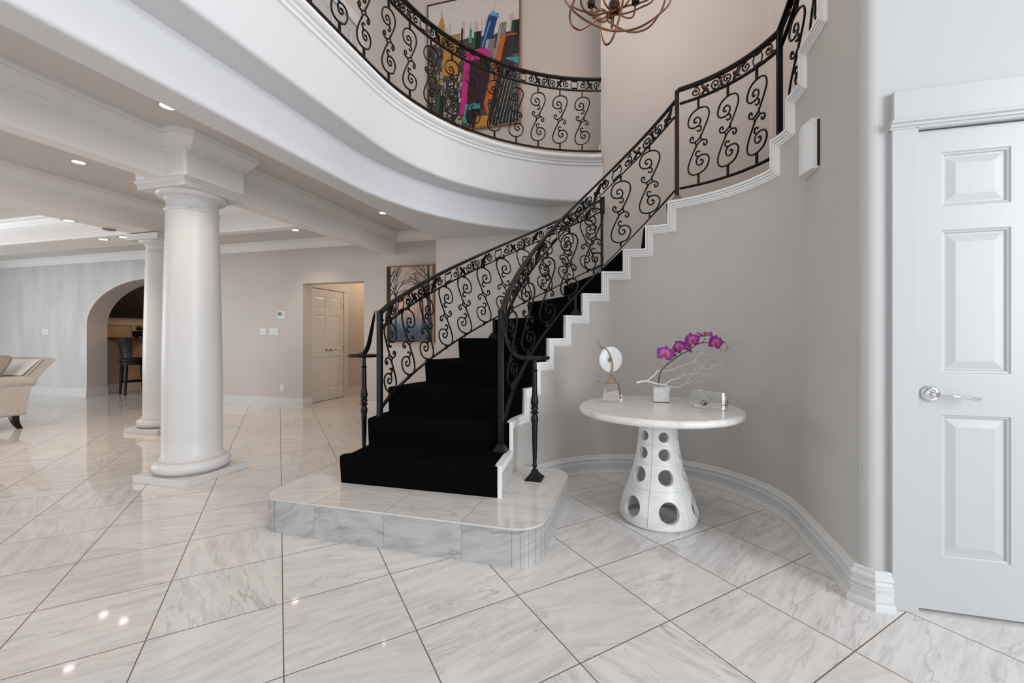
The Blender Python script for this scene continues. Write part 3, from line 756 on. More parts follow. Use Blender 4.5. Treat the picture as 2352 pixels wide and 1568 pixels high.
p = U(77,RO); bm = NB(); post(bm, p.x,p.y,1.72,2.67,.014,False); box(bm, p.x-.02,p.x+.03,p.y-.02,p.y+.02,2.50,2.68); obj('end_post', bm, IRON, rl)
p = U(39.5,RO); bm = NB(); post(bm, p.x,p.y,1.15,1.35,.012); obj('support_post', bm, IRON, rl)
bm = turned_post(-2.0,2.79,.2,1.005); obj('turned_newel', bm, IRON, rl)
bm = volute(-2.0,2.79,1.017,-1)
rail(bm, spline([(-1.838,2.69,1.34),(-1.842,2.688,1.31),(-1.86,2.685,1.22),(-1.885,2.685,1.11),(-1.92,2.69,1.05),(-1.97,2.695,1.024),(-2.03,2.70,1.020),(-2.08,2.74,1.018)],4), HR)
obj('volute', bm, IRON, rl)

# balcony railing
rb = empty('balcony_railing', (-.36,4.87,3.21), 'black scrolled iron railing round the upper balcony edge', 'railing', 'wrought iron railings')
RB = 2.03
bal = [(Vector((QX-RB,y)),None) for y in trange(.2,2.6,8)]+[(Vector((QX+RB*math.cos(R(a)), QY+RB*math.sin(R(a)))),a) for a in trange(180,102.6,44)]
ZB0, ZB1, FHb = 3.252, 4.075, .105
bm = NB(); rail(bm, [Vector((*p,ZB1-.014)) for p,t in bal], HR); obj('top_rail', bm, IRON, rb)
bm = NB(); rail(bm, [Vector((*p,ZB1-.03-FHb-.006)) for p,t in bal], FB); obj('frieze_rail', bm, IRON, rb)
bm = NB(); rail(bm, [Vector((*p,ZB0)) for p,t in bal], FB); obj('bottom_rail', bm, IRON, rb)
bm = frieze([(p,ZB1-.03-FHb/2) for p,t in bal], FHb, phase=.5); obj('frieze', bm, IRON, rb)
for a in (108.6,115.8,123.0,130.3,137.6,144.8,152.0,159.3,166.6,174.0):
    place_bal(rb, BBC, Vector((QX+RB*math.cos(R(a)), QY+RB*math.sin(R(a)))), R(a-90), (ZB0+.006+ZB1-.03-FHb-.012)/2)
for y in (2.76,2.49,2.22,1.96,1.70,1.44):
    place_bal(rb, BBC, Vector((QX-RB,y)), R(90), (ZB0+.006+ZB1-.03-FHb-.012)/2)

# ------------------------------------------------------------------ marble table
TX, TY = .13, 2.862
tb = empty('pedestal_table', (TX,TY,0), 'round white marble table on a flared pedestal pierced with round holes', 'table')
bm = NB(); rt = .505
lathe(bm, [(.0,.672),(rt-.022,.672)]+[(rt-.0215+.0215*math.cos(a), .6935+.0215*math.sin(a)) for a in [R(-80+160*i/10) for i in range(11)]]+[(rt-.024,.715),(0,.715)], (TX,TY), 96, caps=False)
obj('tabletop', bm, TABM, tb)
def rz(z):
    zs = [(0,.232),(.03,.240),(.06,.243),(.13,.222),(.24,.183),(.34,.153),(.44,.133),(.54,.121),(.64,.117),(.68,.118)]
    for (a,ra),(b2,rb_) in zip(zs,zs[1:]):
        if z <= b2: f = (z-a)/(b2-a); f = f*f*(3-2*f)*.35+f*.65; return ra+(rb_-ra)*f
    return zs[-1][1]
bm = NB()
rows = [(.012,.225,.115,.062),(.225,.372,.305,.047),(.372,.487,.435,.037),(.487,.585,.541,.032),(.585,.672,.632,.028)]
AC = R(-76); TH = .024; NP = 24
def srf(a, z, inn): r = rz(z)-(TH if inn else 0); return Vector((TX+r*math.cos(a), TY+r*math.sin(a), z))
for ci in range(6):
    ac = AC+ci*PI/3
    for z0,z1,zc,hr in rows:
        for inn in (False, True):
            hole, rim = [], []
            for i in range(NP):
                th = 2*PI*i/NP; ca, sa = math.cos(th), math.sin(th)
                hole.append(srf(ac+hr*ca/(rz(zc)), zc+hr*sa*.99, inn))
                k = 1/max(abs(ca), abs(sa)); ex, ey = ca*k, sa*k
                rim.append(srf(ac+ex*(PI/6), (zc+ey*(z1-zc)) if ey > 0 else (zc+ey*(zc-z0)), inn))
            for i in range(NP): j = (i+1)%NP; quad(bm, hole[i],hole[j],rim[j],rim[i])
            if inn:
                for i in range(NP): j = (i+1)%NP; quad(bm, hole[i],hole[j],ho[j],ho[i])
            else: ho = hole
for i in range(72):
    a0, a1 = 2*PI*i/72, 2*PI*(i+1)/72
    quad(bm, srf(a0,.012,False),srf(a1,.012,False),(TX+.215*math.cos(a1),TY+.215*math.sin(a1),0),(TX+.215*math.cos(a0),TY+.215*math.sin(a0),0))
bs = obj('pedestal', bm, TABB, tb, ang=45)
bm = NB()
for ci in range(6):
    a = AC+ci*PI/3+PI/6; tube(bm, [srf(a,z,False)-Vector((math.cos(a)*.0005,math.sin(a)*.0005,0)) for z in [.02+.65*i/16 for i in range(17)]], .0028, 6)
for z0,z1,zc,hr in rows[1:]:
    tube(bm, [srf(2*PI*i/72,z0,False)-Vector((math.cos(2*PI*i/72)*.0008,math.sin(2*PI*i/72)*.0008,0)) for i in range(72)], .0022, 6, closed=True)
obj('joint_ribs', bm, paint('marble_joint', (.66,.66,.65), .5), bs)

# ------------------------------------------------------------------ things on the table
def zq(a, b): return (1340+a*.15306, 740+b*.15306)
def P3(a, b, d): return at_depth(*zq(a,b), d)
TZ = .715
# glass disc sculpture
gx, gy = -.165, 2.985
sc_ = empty('glass_sculpture', (gx,gy,TZ), 'milky glass disc on a twisted brown vine above a clear crystal block', 'sculpture')
bm = NB(); Rm = Matrix.Translation((gx,gy,0)) @ Matrix.Rotation(R(-6),4,'Z')
A = [Rm @ Vector((sx*.062,sy*.052,TZ+.0012)) for sx,sy in ((-1,-1),(1,-1),(1,1),(-1,1))]; A2 = [v+Vector((0,0,.016)) for v in A]
B = [Rm @ Vector((sx*.038,sy*.034,TZ+.128)) for sx,sy in ((-1,-1),(1,-1),(1,1),(-1,1))]
for lo, hi in ((A,A2),(A2,B)):
    for i in range(4): quad(bm, lo[i],lo[(i+1)%4],hi[(i+1)%4],hi[i])
quad(bm, *A[::-1]); quad(bm, *B); obj('crystal_base', bm, CRYS, sc_, ang=5)
d0 = 2.92
bm = NB(); cdisc = P3(408,556,d0)
lathe_m(bm, [(.014,-.006),(.03,-.010),(.060,-.010),(.064,-.013),(.068,-.011),(.083,-.009),(.088,-.003),(.088,.004),(.083,.008),(.04,.010),(.014,.006)], Matrix.Translation(cdisc) @ Matrix.Rotation(YAW+R(18),4,'Z') @ Matrix.Rotation(R(90),4,'X'), 48)
obj('glass_disc', bm, FROST, sc_)
bm = NB(); dv = d0-.022
def T2(pts, rad, d=dv, n=7, bmx=None, sub=4):
    p = spline([P3(a,b2,d+(c[0] if c else 0)) for a,b2,*c in pts], sub)
    m_ = len(p); rs = [rad[0]+(rad[1]-rad[0])*i/(m_-1) for i in range(m_)] if isinstance(rad,tuple) else rad
    tube(bmx, p, rs, n)
T2([(500,912),(470,850),(418,780),(432,720),(440,640),(425,560),(405,500),(370,430),(320,385),(260,370),(235,330),(215,262)], (.0055,.003), bmx=bm)
T2([(205,878),(260,890),(330,908),(380,870),(405,800),(410,760)], (.0045,.004), bmx=bm)
T2([(330,908),(420,914),(505,915)], .003, bmx=bm); T2([(232,345),(250,350),(262,385),(285,388)], .0025, bmx=bm); T2([(425,545),(400,590),(385,560),(415,530)], .005, bmx=bm)
obj('vine', bm, VINE, sc_)
# orchid in marble cube with white branch
ox, oy = .158, 3.075
oc = empty('orchid_arrangement', (ox,oy,TZ), 'purple orchid spray with a white branch rising from a small marble cube', 'flower arrangement')
bm = NB(); box(bm, ox-.052,ox+.052,oy-.052,oy+.052,TZ+.004,TZ+.104,.0015,1, None); 
bmesh.ops.rotate(bm, verts=bm.verts, cent=(ox,oy,0), matrix=Matrix.Rotation(R(2),3,'Z')); obj('marble_pot', bm, CUBM, oc)
bm = NB(); box(bm, ox-.05,ox+.05,oy-.05,oy+.05,TZ,TZ+.004); obj('pot_base', bm, DARK, oc)
do = -sY*ox+cY*oy
bm = NB(); T2([(1130,960),(1128,920),(1132,850),(1162,740),(1250,640),(1340,570),(1450,490),(1580,420),(1680,345),(1760,312),(1850,304),(1960,300),(2060,300)], (.0042,.0026), do, bmx=bm)
T2([(1250,640),(1262,600)], .0022, do, bmx=bm); T2([(1338,570),(1325,520)], .002, do, bmx=bm); T2([(1450,490),(1465,450)], .002, do, bmx=bm); T2([(1780,310),(1815,265),(1830,205)], .0022, do, bmx=bm); T2([(1580,415),(1620,440)], .0016, do, bmx=bm)
T2([(2060,300),(2120,308),(2140,335),(2160,375),(2140,425)], .0016, do, bmx=bm); T2([(2160,378),(2188,382)], .0014, do, bmx=bm)
obj('flower_stem', bm, STEMG, oc)
br = NB()
T2([(800,905,.03),(940,882,.02),(1110,925,-.03),(1220,935,-.03),(1290,968,-.03),(1420,970,-.03),(1550,915,-.02),(1690,895,0),(1880,822,.02)], (.0075,.0016), do, bmx=br)
T2([(950,880,.02),(1080,780,.02),(1110,735,.02),(1290,724,.02),(1430,670,.02),(1640,590,.02),(1745,470,.02),(1780,375,.03)], (.0055,.0012), do, bmx=br)
T2([(1745,470,.02),(1790,462,.02),(1850,488,.02),(1920,484,.02)], (.003,.001), do, bmx=br); T2([(1640,590,.02),(1760,645,.02),(1810,645,.02),(1850,580,.02),(1920,555,.02)], (.0028,.0009), do, bmx=br)
T2([(1220,935,-.03),(1320,865,-.03),(1400,850,-.02),(1530,790,-.01),(1690,765,0),(1780,690,0),(1910,690,0),(2000,640,0),(2090,600,0)], (.0045,.001), do, bmx=br)
T2([(1390,850,-.02),(1420,800,-.02),(1560,740,-.01)], (.0024,.0009), do, bmx=br); T2([(1690,765,0),(1810,768,.01),(1830,790,.01)], (.0022,.0009), do, bmx=br)
T2([(1550,910,-.02),(1610,800,-.01),(1680,690,0),(1730,668,0),(1800,690,.01)], (.0026,.001), do, bmx=br); T2([(1600,905,-.02),(1720,820,0),(1880,780,.01),(2000,740,.02)], (.0022,.0009), do, bmx=br)
T2([(1910,690,0),(1900,780,.01),(1885,815,.01)], (.0018,.0008), do, bmx=br); T2([(1930,700,0),(2030,718,.01),(2090,650,.02)], (.002,.0008), do, bmx=br); T2([(1910,690,0),(1960,640,0),(2005,612,0)], (.0018,.0008), do, bmx=br)
T2([(1430,675,.02),(1520,705,.03),(1590,732,.03)], (.002,.0008), do, bmx=br); T2([(1650,590,.02),(1690,575,.03),(1735,590,.03)], (.0018,.0008), do, bmx=br); T2([(1420,970,-.03),(1465,1002,-.03)], (.0028,.001), do, bmx=br)
T2([(1910,630,0),(1985,655,0),(2060,650,.01),(2085,590,.01)], (.0014,.0008), do, bmx=br); T2([(960,885,.02),(1040,895,.01),(1055,875,.01)], (.002,.001), do, bmx=br); T2([(1290,965,-.03),(1180,930,-.03)], .004, do, bmx=br)
obj('white_branch', br, TWIG, oc)
def petal_mat():
    m, nt, b = nodes('purple_orchid_petal'); v = coord(nt)
    at = nt.nodes.new('ShaderNodeAttribute'); at.attribute_name = 'pt'; s = nt.nodes.new('ShaderNodeSeparateColor'); L(nt, at.outputs['Color'], s.inputs[0])
    n = tex(nt, v, 60, 3); f = math_(nt, 'ADD', s.outputs[0], math_(nt, 'MULTIPLY', math_(nt,'SUBTRACT',n,.5), .25))
    L(nt, ramp(nt, f, [(.0,(.75,.30,.55)),(.25,(.36,.03,.33)),(.75,(.17,.006,.19)),(.95,(.52,.16,.50))]), b.inputs['Base Color'])
    b.inputs['Roughness'].default_value = .55; return m
PETM = petal_mat(); LIPM = paint('magenta_orchid_lip', (.50,.05,.10), .5, .4, 90); LIPY = paint('yellow_lip_centre', (.75,.35,.12), .5, .3, 90)
def flower(px, py, size, face, roll, name='orchid_flower', dd=-.02):
    size *= 1.2
    """face = (yaw, pitch) turn of the bloom away from the viewer side of the table"""
    bm = NB(); lay = bm.loops.layers.color.new('pt')
    def petal(a, ln, wd, cup, tilt):
        n, m_ = 8, 6; g = []
        for i in range(n+1):
            t = i/n; w = wd*math.sin(PI*min(1,(t*.93+.07))**.75)**.8 if t < 1 else wd*.12
            row = []
            for j in range(m_+1):
                s = j/m_*2-1
                x = ln*(.06+.94*t); y = w*s; z = cup*(t*t)*ln - .25*wd*s*s*(1-t*.4)+tilt*t*ln + .03*ln*math.sin(s*5+t*6)*t
                row.append((bm.verts.new((x*math.cos(a)-y*math.sin(a), x*math.sin(a)+y*math.cos(a), z)), max(t, 0), abs(s)))
            g.append(row)
        for i in range(n):
            for j in range(m_):
                q = (g[i][j],g[i+1][j],g[i+1][j+1],g[i][j+1]); f = bm.faces.new([v[0] for v in q])
                for lp, v in zip(f.loops, q): c = min(1, .15+.75*v[1]+.25*v[2]*v[1]); lp[lay] = (c,c,c,1)
    petal(R(90),1.0,.40,-.1,-.05); petal(R(215),1.0,.40,-.1,-.05); petal(R(325),1.0,.40,-.1,-.05)
    petal(R(18),1.05,.62,.10,.06); petal(R(162),1.05,.62,.10,.06)
    c = at_depth(*zq(px,py), do+dd)
    M = Matrix.Translation(c) @ Matrix.Rotation(YAW+R(face[0]),4,'Z') @ Matrix.Rotation(R(90+face[1]),4,'X') @ Matrix.Rotation(R(roll),4,'Z') @ Matrix.Scale(size,4)
    bmesh.ops.transform(bm, matrix=M, verts=bm.verts)
    for f in bm.faces: f.smooth = True
    o = obj(name, bm, PETM, oc, fin=False)
    bm = NB()
    for s in (-1,1): ball(bm, (.12*s,-.10,.14), .13, .8,1.3,.9)
    ball(bm, (0,-.30,.18), .15, .8,1.4,.5); ball(bm, (0,.06,.18), .10, .8,1,1.4)
    bmesh.ops.transform(bm, matrix=M, verts=bm.verts); obj('flower_lip', bm, LIPM, o)
    bm = NB(); ball(bm, (0,-.08,.27), .075); bmesh.ops.transform(bm, matrix=M, verts=bm.verts); obj('lip_centre', bm, LIPY, o)
flower(1225,470,.050,(-14,-14),-12,dd=-.03); flower(1440,370,.043,(-48,12),35,dd=.0); flower(1570,365,.040,(25,-35),70,dd=.0); flower(1635,268,.047,(4,-10),8,dd=-.04)
flower(1825,175,.048,(0,-76),5,dd=0); flower(1985,305,.047,(10,0),-14,dd=-.02); flower(1370,480,.034,(66,0),10,dd=.02)
for (a,b2,r,m_) in ((2128,300,.0045,BUDO),(2055,235,.0048,BUDO),(2068,412,.0052,BUDO),(2188,382,.0028,BUDG),(2138,430,.0033,BUDG)):
    bm = NB(); ball(bm, P3(a,b2,do), r, 1,1,1.1); obj('flower_bud', bm, m_, oc)
# acrylic box with dried bloom
ax, ay = .434, 2.875
ab_ = empty('acrylic_box', (ax,ay,TZ), 'clear acrylic block enclosing a pale dried flower', 'paperweight')
Ma = Matrix.Translation((ax,ay,0)) @ Matrix.Rotation(R(-29),4,'Z')
bm = NB(); box(bm, -.098,.098,-.055,.055,TZ+.0012,TZ+.108,.003,2); bmesh.ops.transform(bm, matrix=Ma, verts=bm.verts)
obj('clear_block', bm, ACRY, ab_, ang=20)
dA = -sY*ax+cY*ay
bm = NB(); cc = P3(1818,1195,dA)
for i in range(9):
    a = R(-10+200*i/8); l = .040+.014*random.random(); w = .011
    t = Vector((math.cos(a)*cY, math.cos(a)*sY, math.sin(a))); u = Vector((-math.sin(a)*cY, -math.sin(a)*sY, math.cos(a)))
    n = Vector((sY,-cY,0))
    pr2 = None
    for k in range(5):
        f = k/4; ww = w*math.sin(PI*(.25+.7*f)); row = (cc+t*l*f-u*ww+n*(.004*f), cc+t*l*f+u*ww+n*(.004*f))
        if pr2: quad(bm, pr2[0],pr2[1],row[1],row[0])
        pr2 = row
db = obj('dried_flower', bm, SHELL, ab_)
bm = NB(); cen = P3(1818,1205,dA-.006); ball(bm, cen, .017, 1,.6,1, 12, 8); obj('dried_flower_ring', bm, SHELL, ab_)
bm = NB(); ball(bm, P3(1832,1215,dA-.014), .010, 1,.8,.9)
for i in range(10):
    a = 2*PI*i/10; ball(bm, cen+Vector((math.cos(a)*.016*cY,math.cos(a)*.016*sY-.008,math.sin(a)*.016)), .0034, u=6, v=5)
obj('dried_flower_core', bm, SHELLB, ab_)

# ------------------------------------------------------------------ pictures
def grad_mat(name, z0, z1, stops, var=0, scale=8):
    m, nt, b = nodes(name); s = nt.nodes.new('ShaderNodeSeparateXYZ'); v = coord(nt); L(nt, v, s.inputs[0])
    f = math_(nt, 'DIVIDE', math_(nt, 'SUBTRACT', s.outputs['Z'], z0), z1-z0)
    if var: f = math_(nt, 'ADD', f, math_(nt, 'MULTIPLY', math_(nt, 'SUBTRACT', tex(nt, v, scale, 4), .5), var))
    L(nt, ramp(nt, f, stops), b.inputs['Base Color']); b.inputs['Roughness'].default_value = .35; return m
def framed(name, x0,x1,z0,z1,y, label, mats, draw, dep=.045, warp=lambda v: v):
    t = empty(name, ((x0+x1)/2,y,(z0+z1)/2), label, 'picture')
    bm = NB(); f = .012
    for a in ((x0-f,x0,z0-f,z1+f),(x1,x1+f,z0-f,z1+f),(x0,x1,z0-f,z0),(x0,x1,z1,z1+f)): box(bm, a[0],a[1],y-dep,y-.001,a[2],a[3])
    obj('frame', bm, GOLD, t)
    bm = NB(); g = .007
    for a in ((x0,x0+g,z0,z1),(x1-g,x1,z0,z1),(x0+g,x1-g,z0,z0+g),(x0+g,x1-g,z1-g,z1)): box(bm, a[0],a[1],y-dep+.004,y-.002,a[2],a[3])
    obj('inner_edge', bm, BLKF, t)
    bm = NB(); yy = y-dep+.012; n = [0]
    def poly(pts, mi):
        n[0] += 1; yl = yy-n[0]*.00001
        P = []
        for u, v in pts:
            v = warp(v); P.append((x0+max(.004,min(.996,u))*(x1-x0), yl, z0+max(.004,min(.996,v))*(z1-z0)))
        quad(bm, *P, mi=mi)
    poly([(0,0),(1,0),(1,1),(0,1)], 0); draw(poly)
    obj('canvas', bm, mats, t, fin=False)
rg = random.Random(3)
def forest(poly):
    def limb(x, y, a, l, w, depth, mi):
        x2, y2 = x+math.cos(a)*l*.9, y+math.sin(a)*l*.65; nx, ny = -math.sin(a), math.cos(a)
        if w > .0011: poly([(x-nx*w,y-ny*w*.7),(x+nx*w,y+ny*w*.7),(x2+nx*w*.7,y2+ny*w*.5),(x2-nx*w*.7,y2-ny*w*.5)], mi)
        if depth > 0 and -.1 < x2 < 1.1 and y2 < 1.05:
            for k in range(2): limb(x2,y2,a+rg.uniform(-.62,.62),l*rg.uniform(.68,.9),w*.60,depth-1,mi)
    def trunk(x, y0, y1, w0, w1, mi, lean=0): poly([(x-w0,y0),(x+w0,y0),(x+lean+w1,y1),(x+lean-w1,y1)], mi)
    for x in (.36,.42,.60,.66,.70): trunk(x,.20,.58,.012,.006,3); limb(x,.55,PI/2,.12,.006,4,3)
    trunk(.19,.14,.62,.024,.017,2); 
    for a in (1.2,1.57,1.95,2.3): limb(.19,.60,a,.17,.012,5,2)
    trunk(.79,.14,.58,.026,.018,2,-.02)
    for a in (1.2,1.6,2.0): limb(.77,.57,a,.17,.012,5,2)
    trunk(.04,.05,1.0,.040,.026,1); trunk(.94,.03,.62,.060,.032,1,-.03); trunk(.90,.6,1.0,.028,.018,1)
    for y in (.5,.6,.72,.84): limb(.05,y,rg.uniform(.7,1.2),.16,.010,5,1)
    for y in (.5,.62,.75,.85): limb(.90,y,rg.uniform(1.9,2.5),.16,.010,5,1)
FM = [grad_mat('misty_forest_print', -.58,.58, [(.0,(.006,.010,.022)),(.13,(.006,.022,.06)),(.22,(.05,.10,.17)),(.30,(.30,.25,.25)),(.46,(.66,.42,.31)),(.7,(.66,.53,.45)),(1,(.52,.37,.29))], .08, 5),
      paint('print_black', (.006,.007,.010), .4), paint('print_navy', (.012,.020,.040), .4), paint('print_mist_grey', (.22,.20,.20), .4)]
framed('framed_forest_picture', -3.665,-2.905,1.085,2.225,YB, 'framed picture of bare misty trees on the lower wall behind the stair railing', FM, forest)
CG = [('hazy_sky_print',(.66,.60,.58)),('print_orange',(.55,.24,.03)),('print_gold',(.34,.20,.05)),('print_blue',(.02,.11,.42)),('print_pale_blue',(.12,.35,.62)),('print_magenta',(.55,.02,.22)),('print_plum_black',(.030,.008,.014)),('print_teal',(.05,.28,.30)),('print_green',(.01,.12,.05)),('print_burnt_orange',(.48,.12,.02)),('print_dark',(.010,.010,.012)),('print_grey',(.20,.18,.17)),('print_light_grey',(.42,.38,.36)),('print_charcoal',(.06,.05,.05)),('print_haze',(.50,.46,.44))]
CM = [paint(n, c, .3, .1 if i else .04, 14) for i,(n,c) in enumerate(CG)]
def city(poly):
    # u,v run over the canvas; the picture continues above the frame of the photograph
    for i in range(26):
        u = rg.uniform(0,1); w = rg.uniform(.01,.03); poly([(u,.45),(u+w,.45),(u+w,.62+rg.uniform(0,.10)),(u,.62+rg.uniform(0,.08))], 14)
    poly([(0,0),(1,0),(1,.50),(0,.52)], 13)
    for i in range(520):
        v = rg.random()**.9*.52; u = rg.uniform(0,1); s = .35+ (0.52-v)*1.1; w = rg.uniform(.012,.035)*s; h = rg.uniform(.015,.06)*s
        poly([(u,v),(u+w,v),(u+w*1.15,v+h),(u+w*.1,v+h)], rg.choice((10,10,11,11,12,12,13,13,2,10)))
    def tower(u0,u1,v0,v1,lean,mf,ms=None,lines=0,ml=10,side=.3):
        w = u1-u0; poly([(u0,v0),(u1,v0),(u1+lean,v1),(u0+lean,v1)], mf)
        if ms is not None: poly([(u0+w*side,v0),(u1,v0),(u1+lean,v1),(u0+w*side+lean,v1)], ms)
        for k in range(lines):
            f = (k+.5)/lines; a = .006; poly([(u0+w*f,v0),(u0+w*f+w*.10/ max(1,lines/6),v0),(u0+w*f+w*.10/max(1,lines/6)+lean,v1),(u0+w*f+lean,v1)], ml)
    tower(.10,.175,.48,.70,.02,1,None,4,2); poly([(.125,.70),(.185,.70),(.18,.76),(.145,.76)],1); poly([(.152,.76),(.168,.76),(.161,.86)],1)
    tower(.16,.34,.30,.56,.025,2,None,7,1); poly([(.19,.555),(.37,.555),(.37,.575),(.20,.575)],2)
    tower(.46,.49,.46,.60,.01,7); tower(.50,.58,.42,.56,.02,8,10); tower(.37,.39,.44,.62,.01,10)
    tower(.585,.69,.42,.70,.09,3,None,8,10); poly([(.60,.42),(.615,.42),(.70,.64),(.685,.64)],4); poly([(.675,.70),(.72,.74),(.80,.655),(.78,.66)],4); poly([(.72,.72),(.724,.72),(.75,.82),(.748,.82)],12)
    tower(.74,.82,.38,.60,.05,11,13,5,12); tower(.88,.99,.36,.60,.04,8,10,4,10)
    tower(.62,.72,.36,.46,.03,12,11); tower(.66,.75,.15,.40,.07,11,13,5,12)
    poly([(.36,.08),(.43,.08),(.48,.385),(.42,.40)],5); poly([(.43,.08),(.62,.10),(.71,.36),(.48,.385)],6); poly([(.42,.40),(.48,.36),(.71,.36),(.66,.41),(.44,.41)],5); poly([(.53,.38),(.62,.38),(.62,.415),(.54,.415)],5)
    poly([(.62,.12),(.70,.12),(.86,.47),(.80,.46)],9); poly([(.68,.06),(.86,.06),(.93,.46),(.86,.47),(.70,.12)],6); poly([(.80,.46),(.98,.46),(.95,.475),(.82,.475)],9)
    poly([(.62,.12),(.66,.12),(.68,.07),(.66,.06)],9)
    poly([(.66,0),(.99,0),(.99,.30),(.85,.34),(.82,.28)],10); poly([(.85,.34),(.99,.30),(.99,.335),(.87,.345)],7)
    for k in range(9): a = .70+.036*k; poly([(a,.0),(a+.006,.0),(min(.99,a+.15+.004),.29+.004*k),(min(.99,a+.15),.29+.004*k)], 7 if k == 4 else 12)
    for i in range(60):
        u = .17+rg.uniform(0,.15); v = .04+rg.uniform(0,.25); poly([(u,v),(u+.018,v),(u+.02,v+.012),(u+.002,v+.012)], rg.choice((12,12,11,10)))
    poly([(.40,.03),(.60,.03),(.58,.13),(.42,.13)],7); poly([(.44,.03),(.60,.03),(.59,.10),(.44,.10)],10)
    poly([(.53,.0),(.68,.0),(.67,.055),(.55,.06)],1); tower(.10,.17,.09,.20,.02,8,10)
framed('framed_city_picture', -2.985,-1.575,4.155,6.05,YB, 'large framed picture of brightly coloured city towers on the upper landing wall', CM, city, .05, lambda v: v*1.42 if v < .45 else (.639+(v-.45)*.76 if v < .95 else 1))

# ------------------------------------------------------------------ upper door glimpsed through the balcony rail
bm = NB()
panel_leaf(bm, 3.35,4.85,3.215,5.25, [(a,b2,c,d) for a,b2 in ((3.47,3.72),(3.83,4.02),(4.20,4.40),(4.52,4.74)) for c,d in ((3.45,4.05),(4.22,4.82),(4.92,5.14))], y=0)
bmesh.ops.transform(bm, matrix=Matrix.Translation((-3.585,0,0)) @ Matrix(((0,-1,0,0),(1,0,0,0),(0,0,1,0),(0,0,0,1))), verts=bm.verts)
struct('door_3', bm, DOORW, 6)
bm = NB(); box(bm, -3.6,-3.565,4.86,4.97,3.21,5.27,.003,1); box(bm, -3.6,-3.555,3.2,4.985,5.26,5.40,.003,1); struct('trim_upper_door', bm, WHITE)
bm = NB(); box(bm, -2.9,-.45,YB-.02,YB,3.21,3.36,.004,1); struct('baseboard_upper', bm, WHITE)
bm = NB(); box(bm, -.418,-.402,4.875,5.03,3.21,3.34,.002,1); struct('baseboard_upper_end', bm, WHITE)

# ------------------------------------------------------------------ hall closet doors
bm = NB()
def hall_leaf(name, y0, y1, hy_):
    bm = NB(); w = y1-y0; rc = [(y0+.06,y1-.06,c,d) for c,d in ((.20,.80),(.96,1.56),(1.66,1.90))]
    panel_leaf(bm, y0+.002,y1-.002,.01,2.02, rc, y=0)
    bmesh.ops.transform(bm, matrix=Matrix.Translation((-5.50,0,0)) @ Matrix(((0,-1,0,0),(1,0,0,0),(0,0,1,0),(0,0,0,1))), verts=bm.verts)
    d = struct(name, bm, DOORH, 6)
    bm = NB(); lathe_m(bm, [(.030,0),(.030,.004),(.012,.012),(.010,.035),(.022,.045),(.024,.055),(.010,.066)], Matrix.Translation((-5.50,hy_,.925)) @ Matrix.Rotation(R(90),4,'Y'), 16)
    if name == 'door_2b' or hy_ > 6.62: tube(bm, [(-5.445,hy_,.925),(-5.443,hy_+.05,.925),(-5.443,hy_+.12,.922)], .007, 8)
    obj('door_knob', bm, NICK, d)
    return d
hall_leaf('door_2', 6.22-.02,6.615,6.56); dl = hall_leaf('door_4', 6.615,7.02,6.67)
for z in (.25,.95,1.75):
    bm = NB(); box(bm, -5.505,-5.492,7.012,7.03,z-.05,z+.05); obj('hinge', bm, NICK, dl)
bm = NB(); quad(bm, (-5.52,5.9,0),(-5.52,9.5,0),(-5.52,9.5,2.7),(-5.52,5.9,2.7)); quad(bm, (-5.52,9.5,0),(-3.6,9.5,0),(-3.6,9.5,2.7),(-5.52,9.5,2.7)); quad(bm, (-3.6,9.5,0),(-3.6,5.91,0),(-3.6,5.91,2.7),(-3.6,9.5,2.7)); quad(bm, (-5.52,5.9,2.7),(-3.6,5.9,2.7),(-3.6,9.5,2.7),(-5.52,9.5,2.7))
struct('wall_hall', bm, WALL)
bm = NB(); box(bm, -5.52,-5.487,7.022,7.16,0,2.06,.003,1); box(bm, -5.52,-5.48,6.0,7.18,2.03,2.17,.004,1); box(bm, -5.52,-5.487,6.06,6.20,0,2.06,.003,1); struct('trim_hall_casing', bm, WHITE)
base('baseboard_hall', [(-5.52,9.5),(-5.52,7.16)], SB)

# ------------------------------------------------------------------ wall devices
def plate(name, x0,x1,z0,z1, label, cat, rock=0):
    bm = NB(); box(bm, x0,x1,YB-.008,YB,z0,z1,.002,1); o = obj(name, bm, PLAS, None, label, cat)
    w = (x1-x0)/(rock+.5) if rock else 0
    for i in range(rock):
        cx = (x0+x1)/2+(i-(rock-1)/2)*w*.95; bm = NB(); box(bm, cx-.016,cx+.016,YB-.013,YB-.006,(z0+z1)/2-.032,(z0+z1)/2+.032,.002,1); obj('rocker', bm, paint('rocker_white',(.72,.72,.71),.35), o)
    return o
th = plate('thermostat', -5.768,-5.590,1.468,1.588, 'small white thermostat with grey screen left of the hall opening', 'thermostat')
bm = NB(); box(bm, -5.745,-5.665,YB-.011,YB-.006,1.515,1.57); obj('screen', bm, PLAD, th)
bm = NB()
for i in range(3): box(bm, -5.64+.0,-5.615,YB-.011,YB-.006,1.50+.024*i,1.515+.024*i)
obj('button_row', bm, paint('pale_grey_button',(.55,.55,.54),.4), th)
plate('light_switch', -6.112,-5.985,1.196,1.308, 'two-gang white wall switch, left one of the pair below the thermostat', 'light switch', 2)
plate('light_switch', -5.912,-5.742,1.195,1.308, 'three-gang white wall switch, right one of the pair below the thermostat', 'light switch', 3)
plate('light_switch', -11.575,-11.40,1.212,1.328, 'two-gang white wall switch on the far wall left of the arch', 'light switch', 2)
ou = plate('wall_outlet', -5.695,-5.615,.262,.374, 'white wall outlet low on the wall below the thermostat', 'outlet')
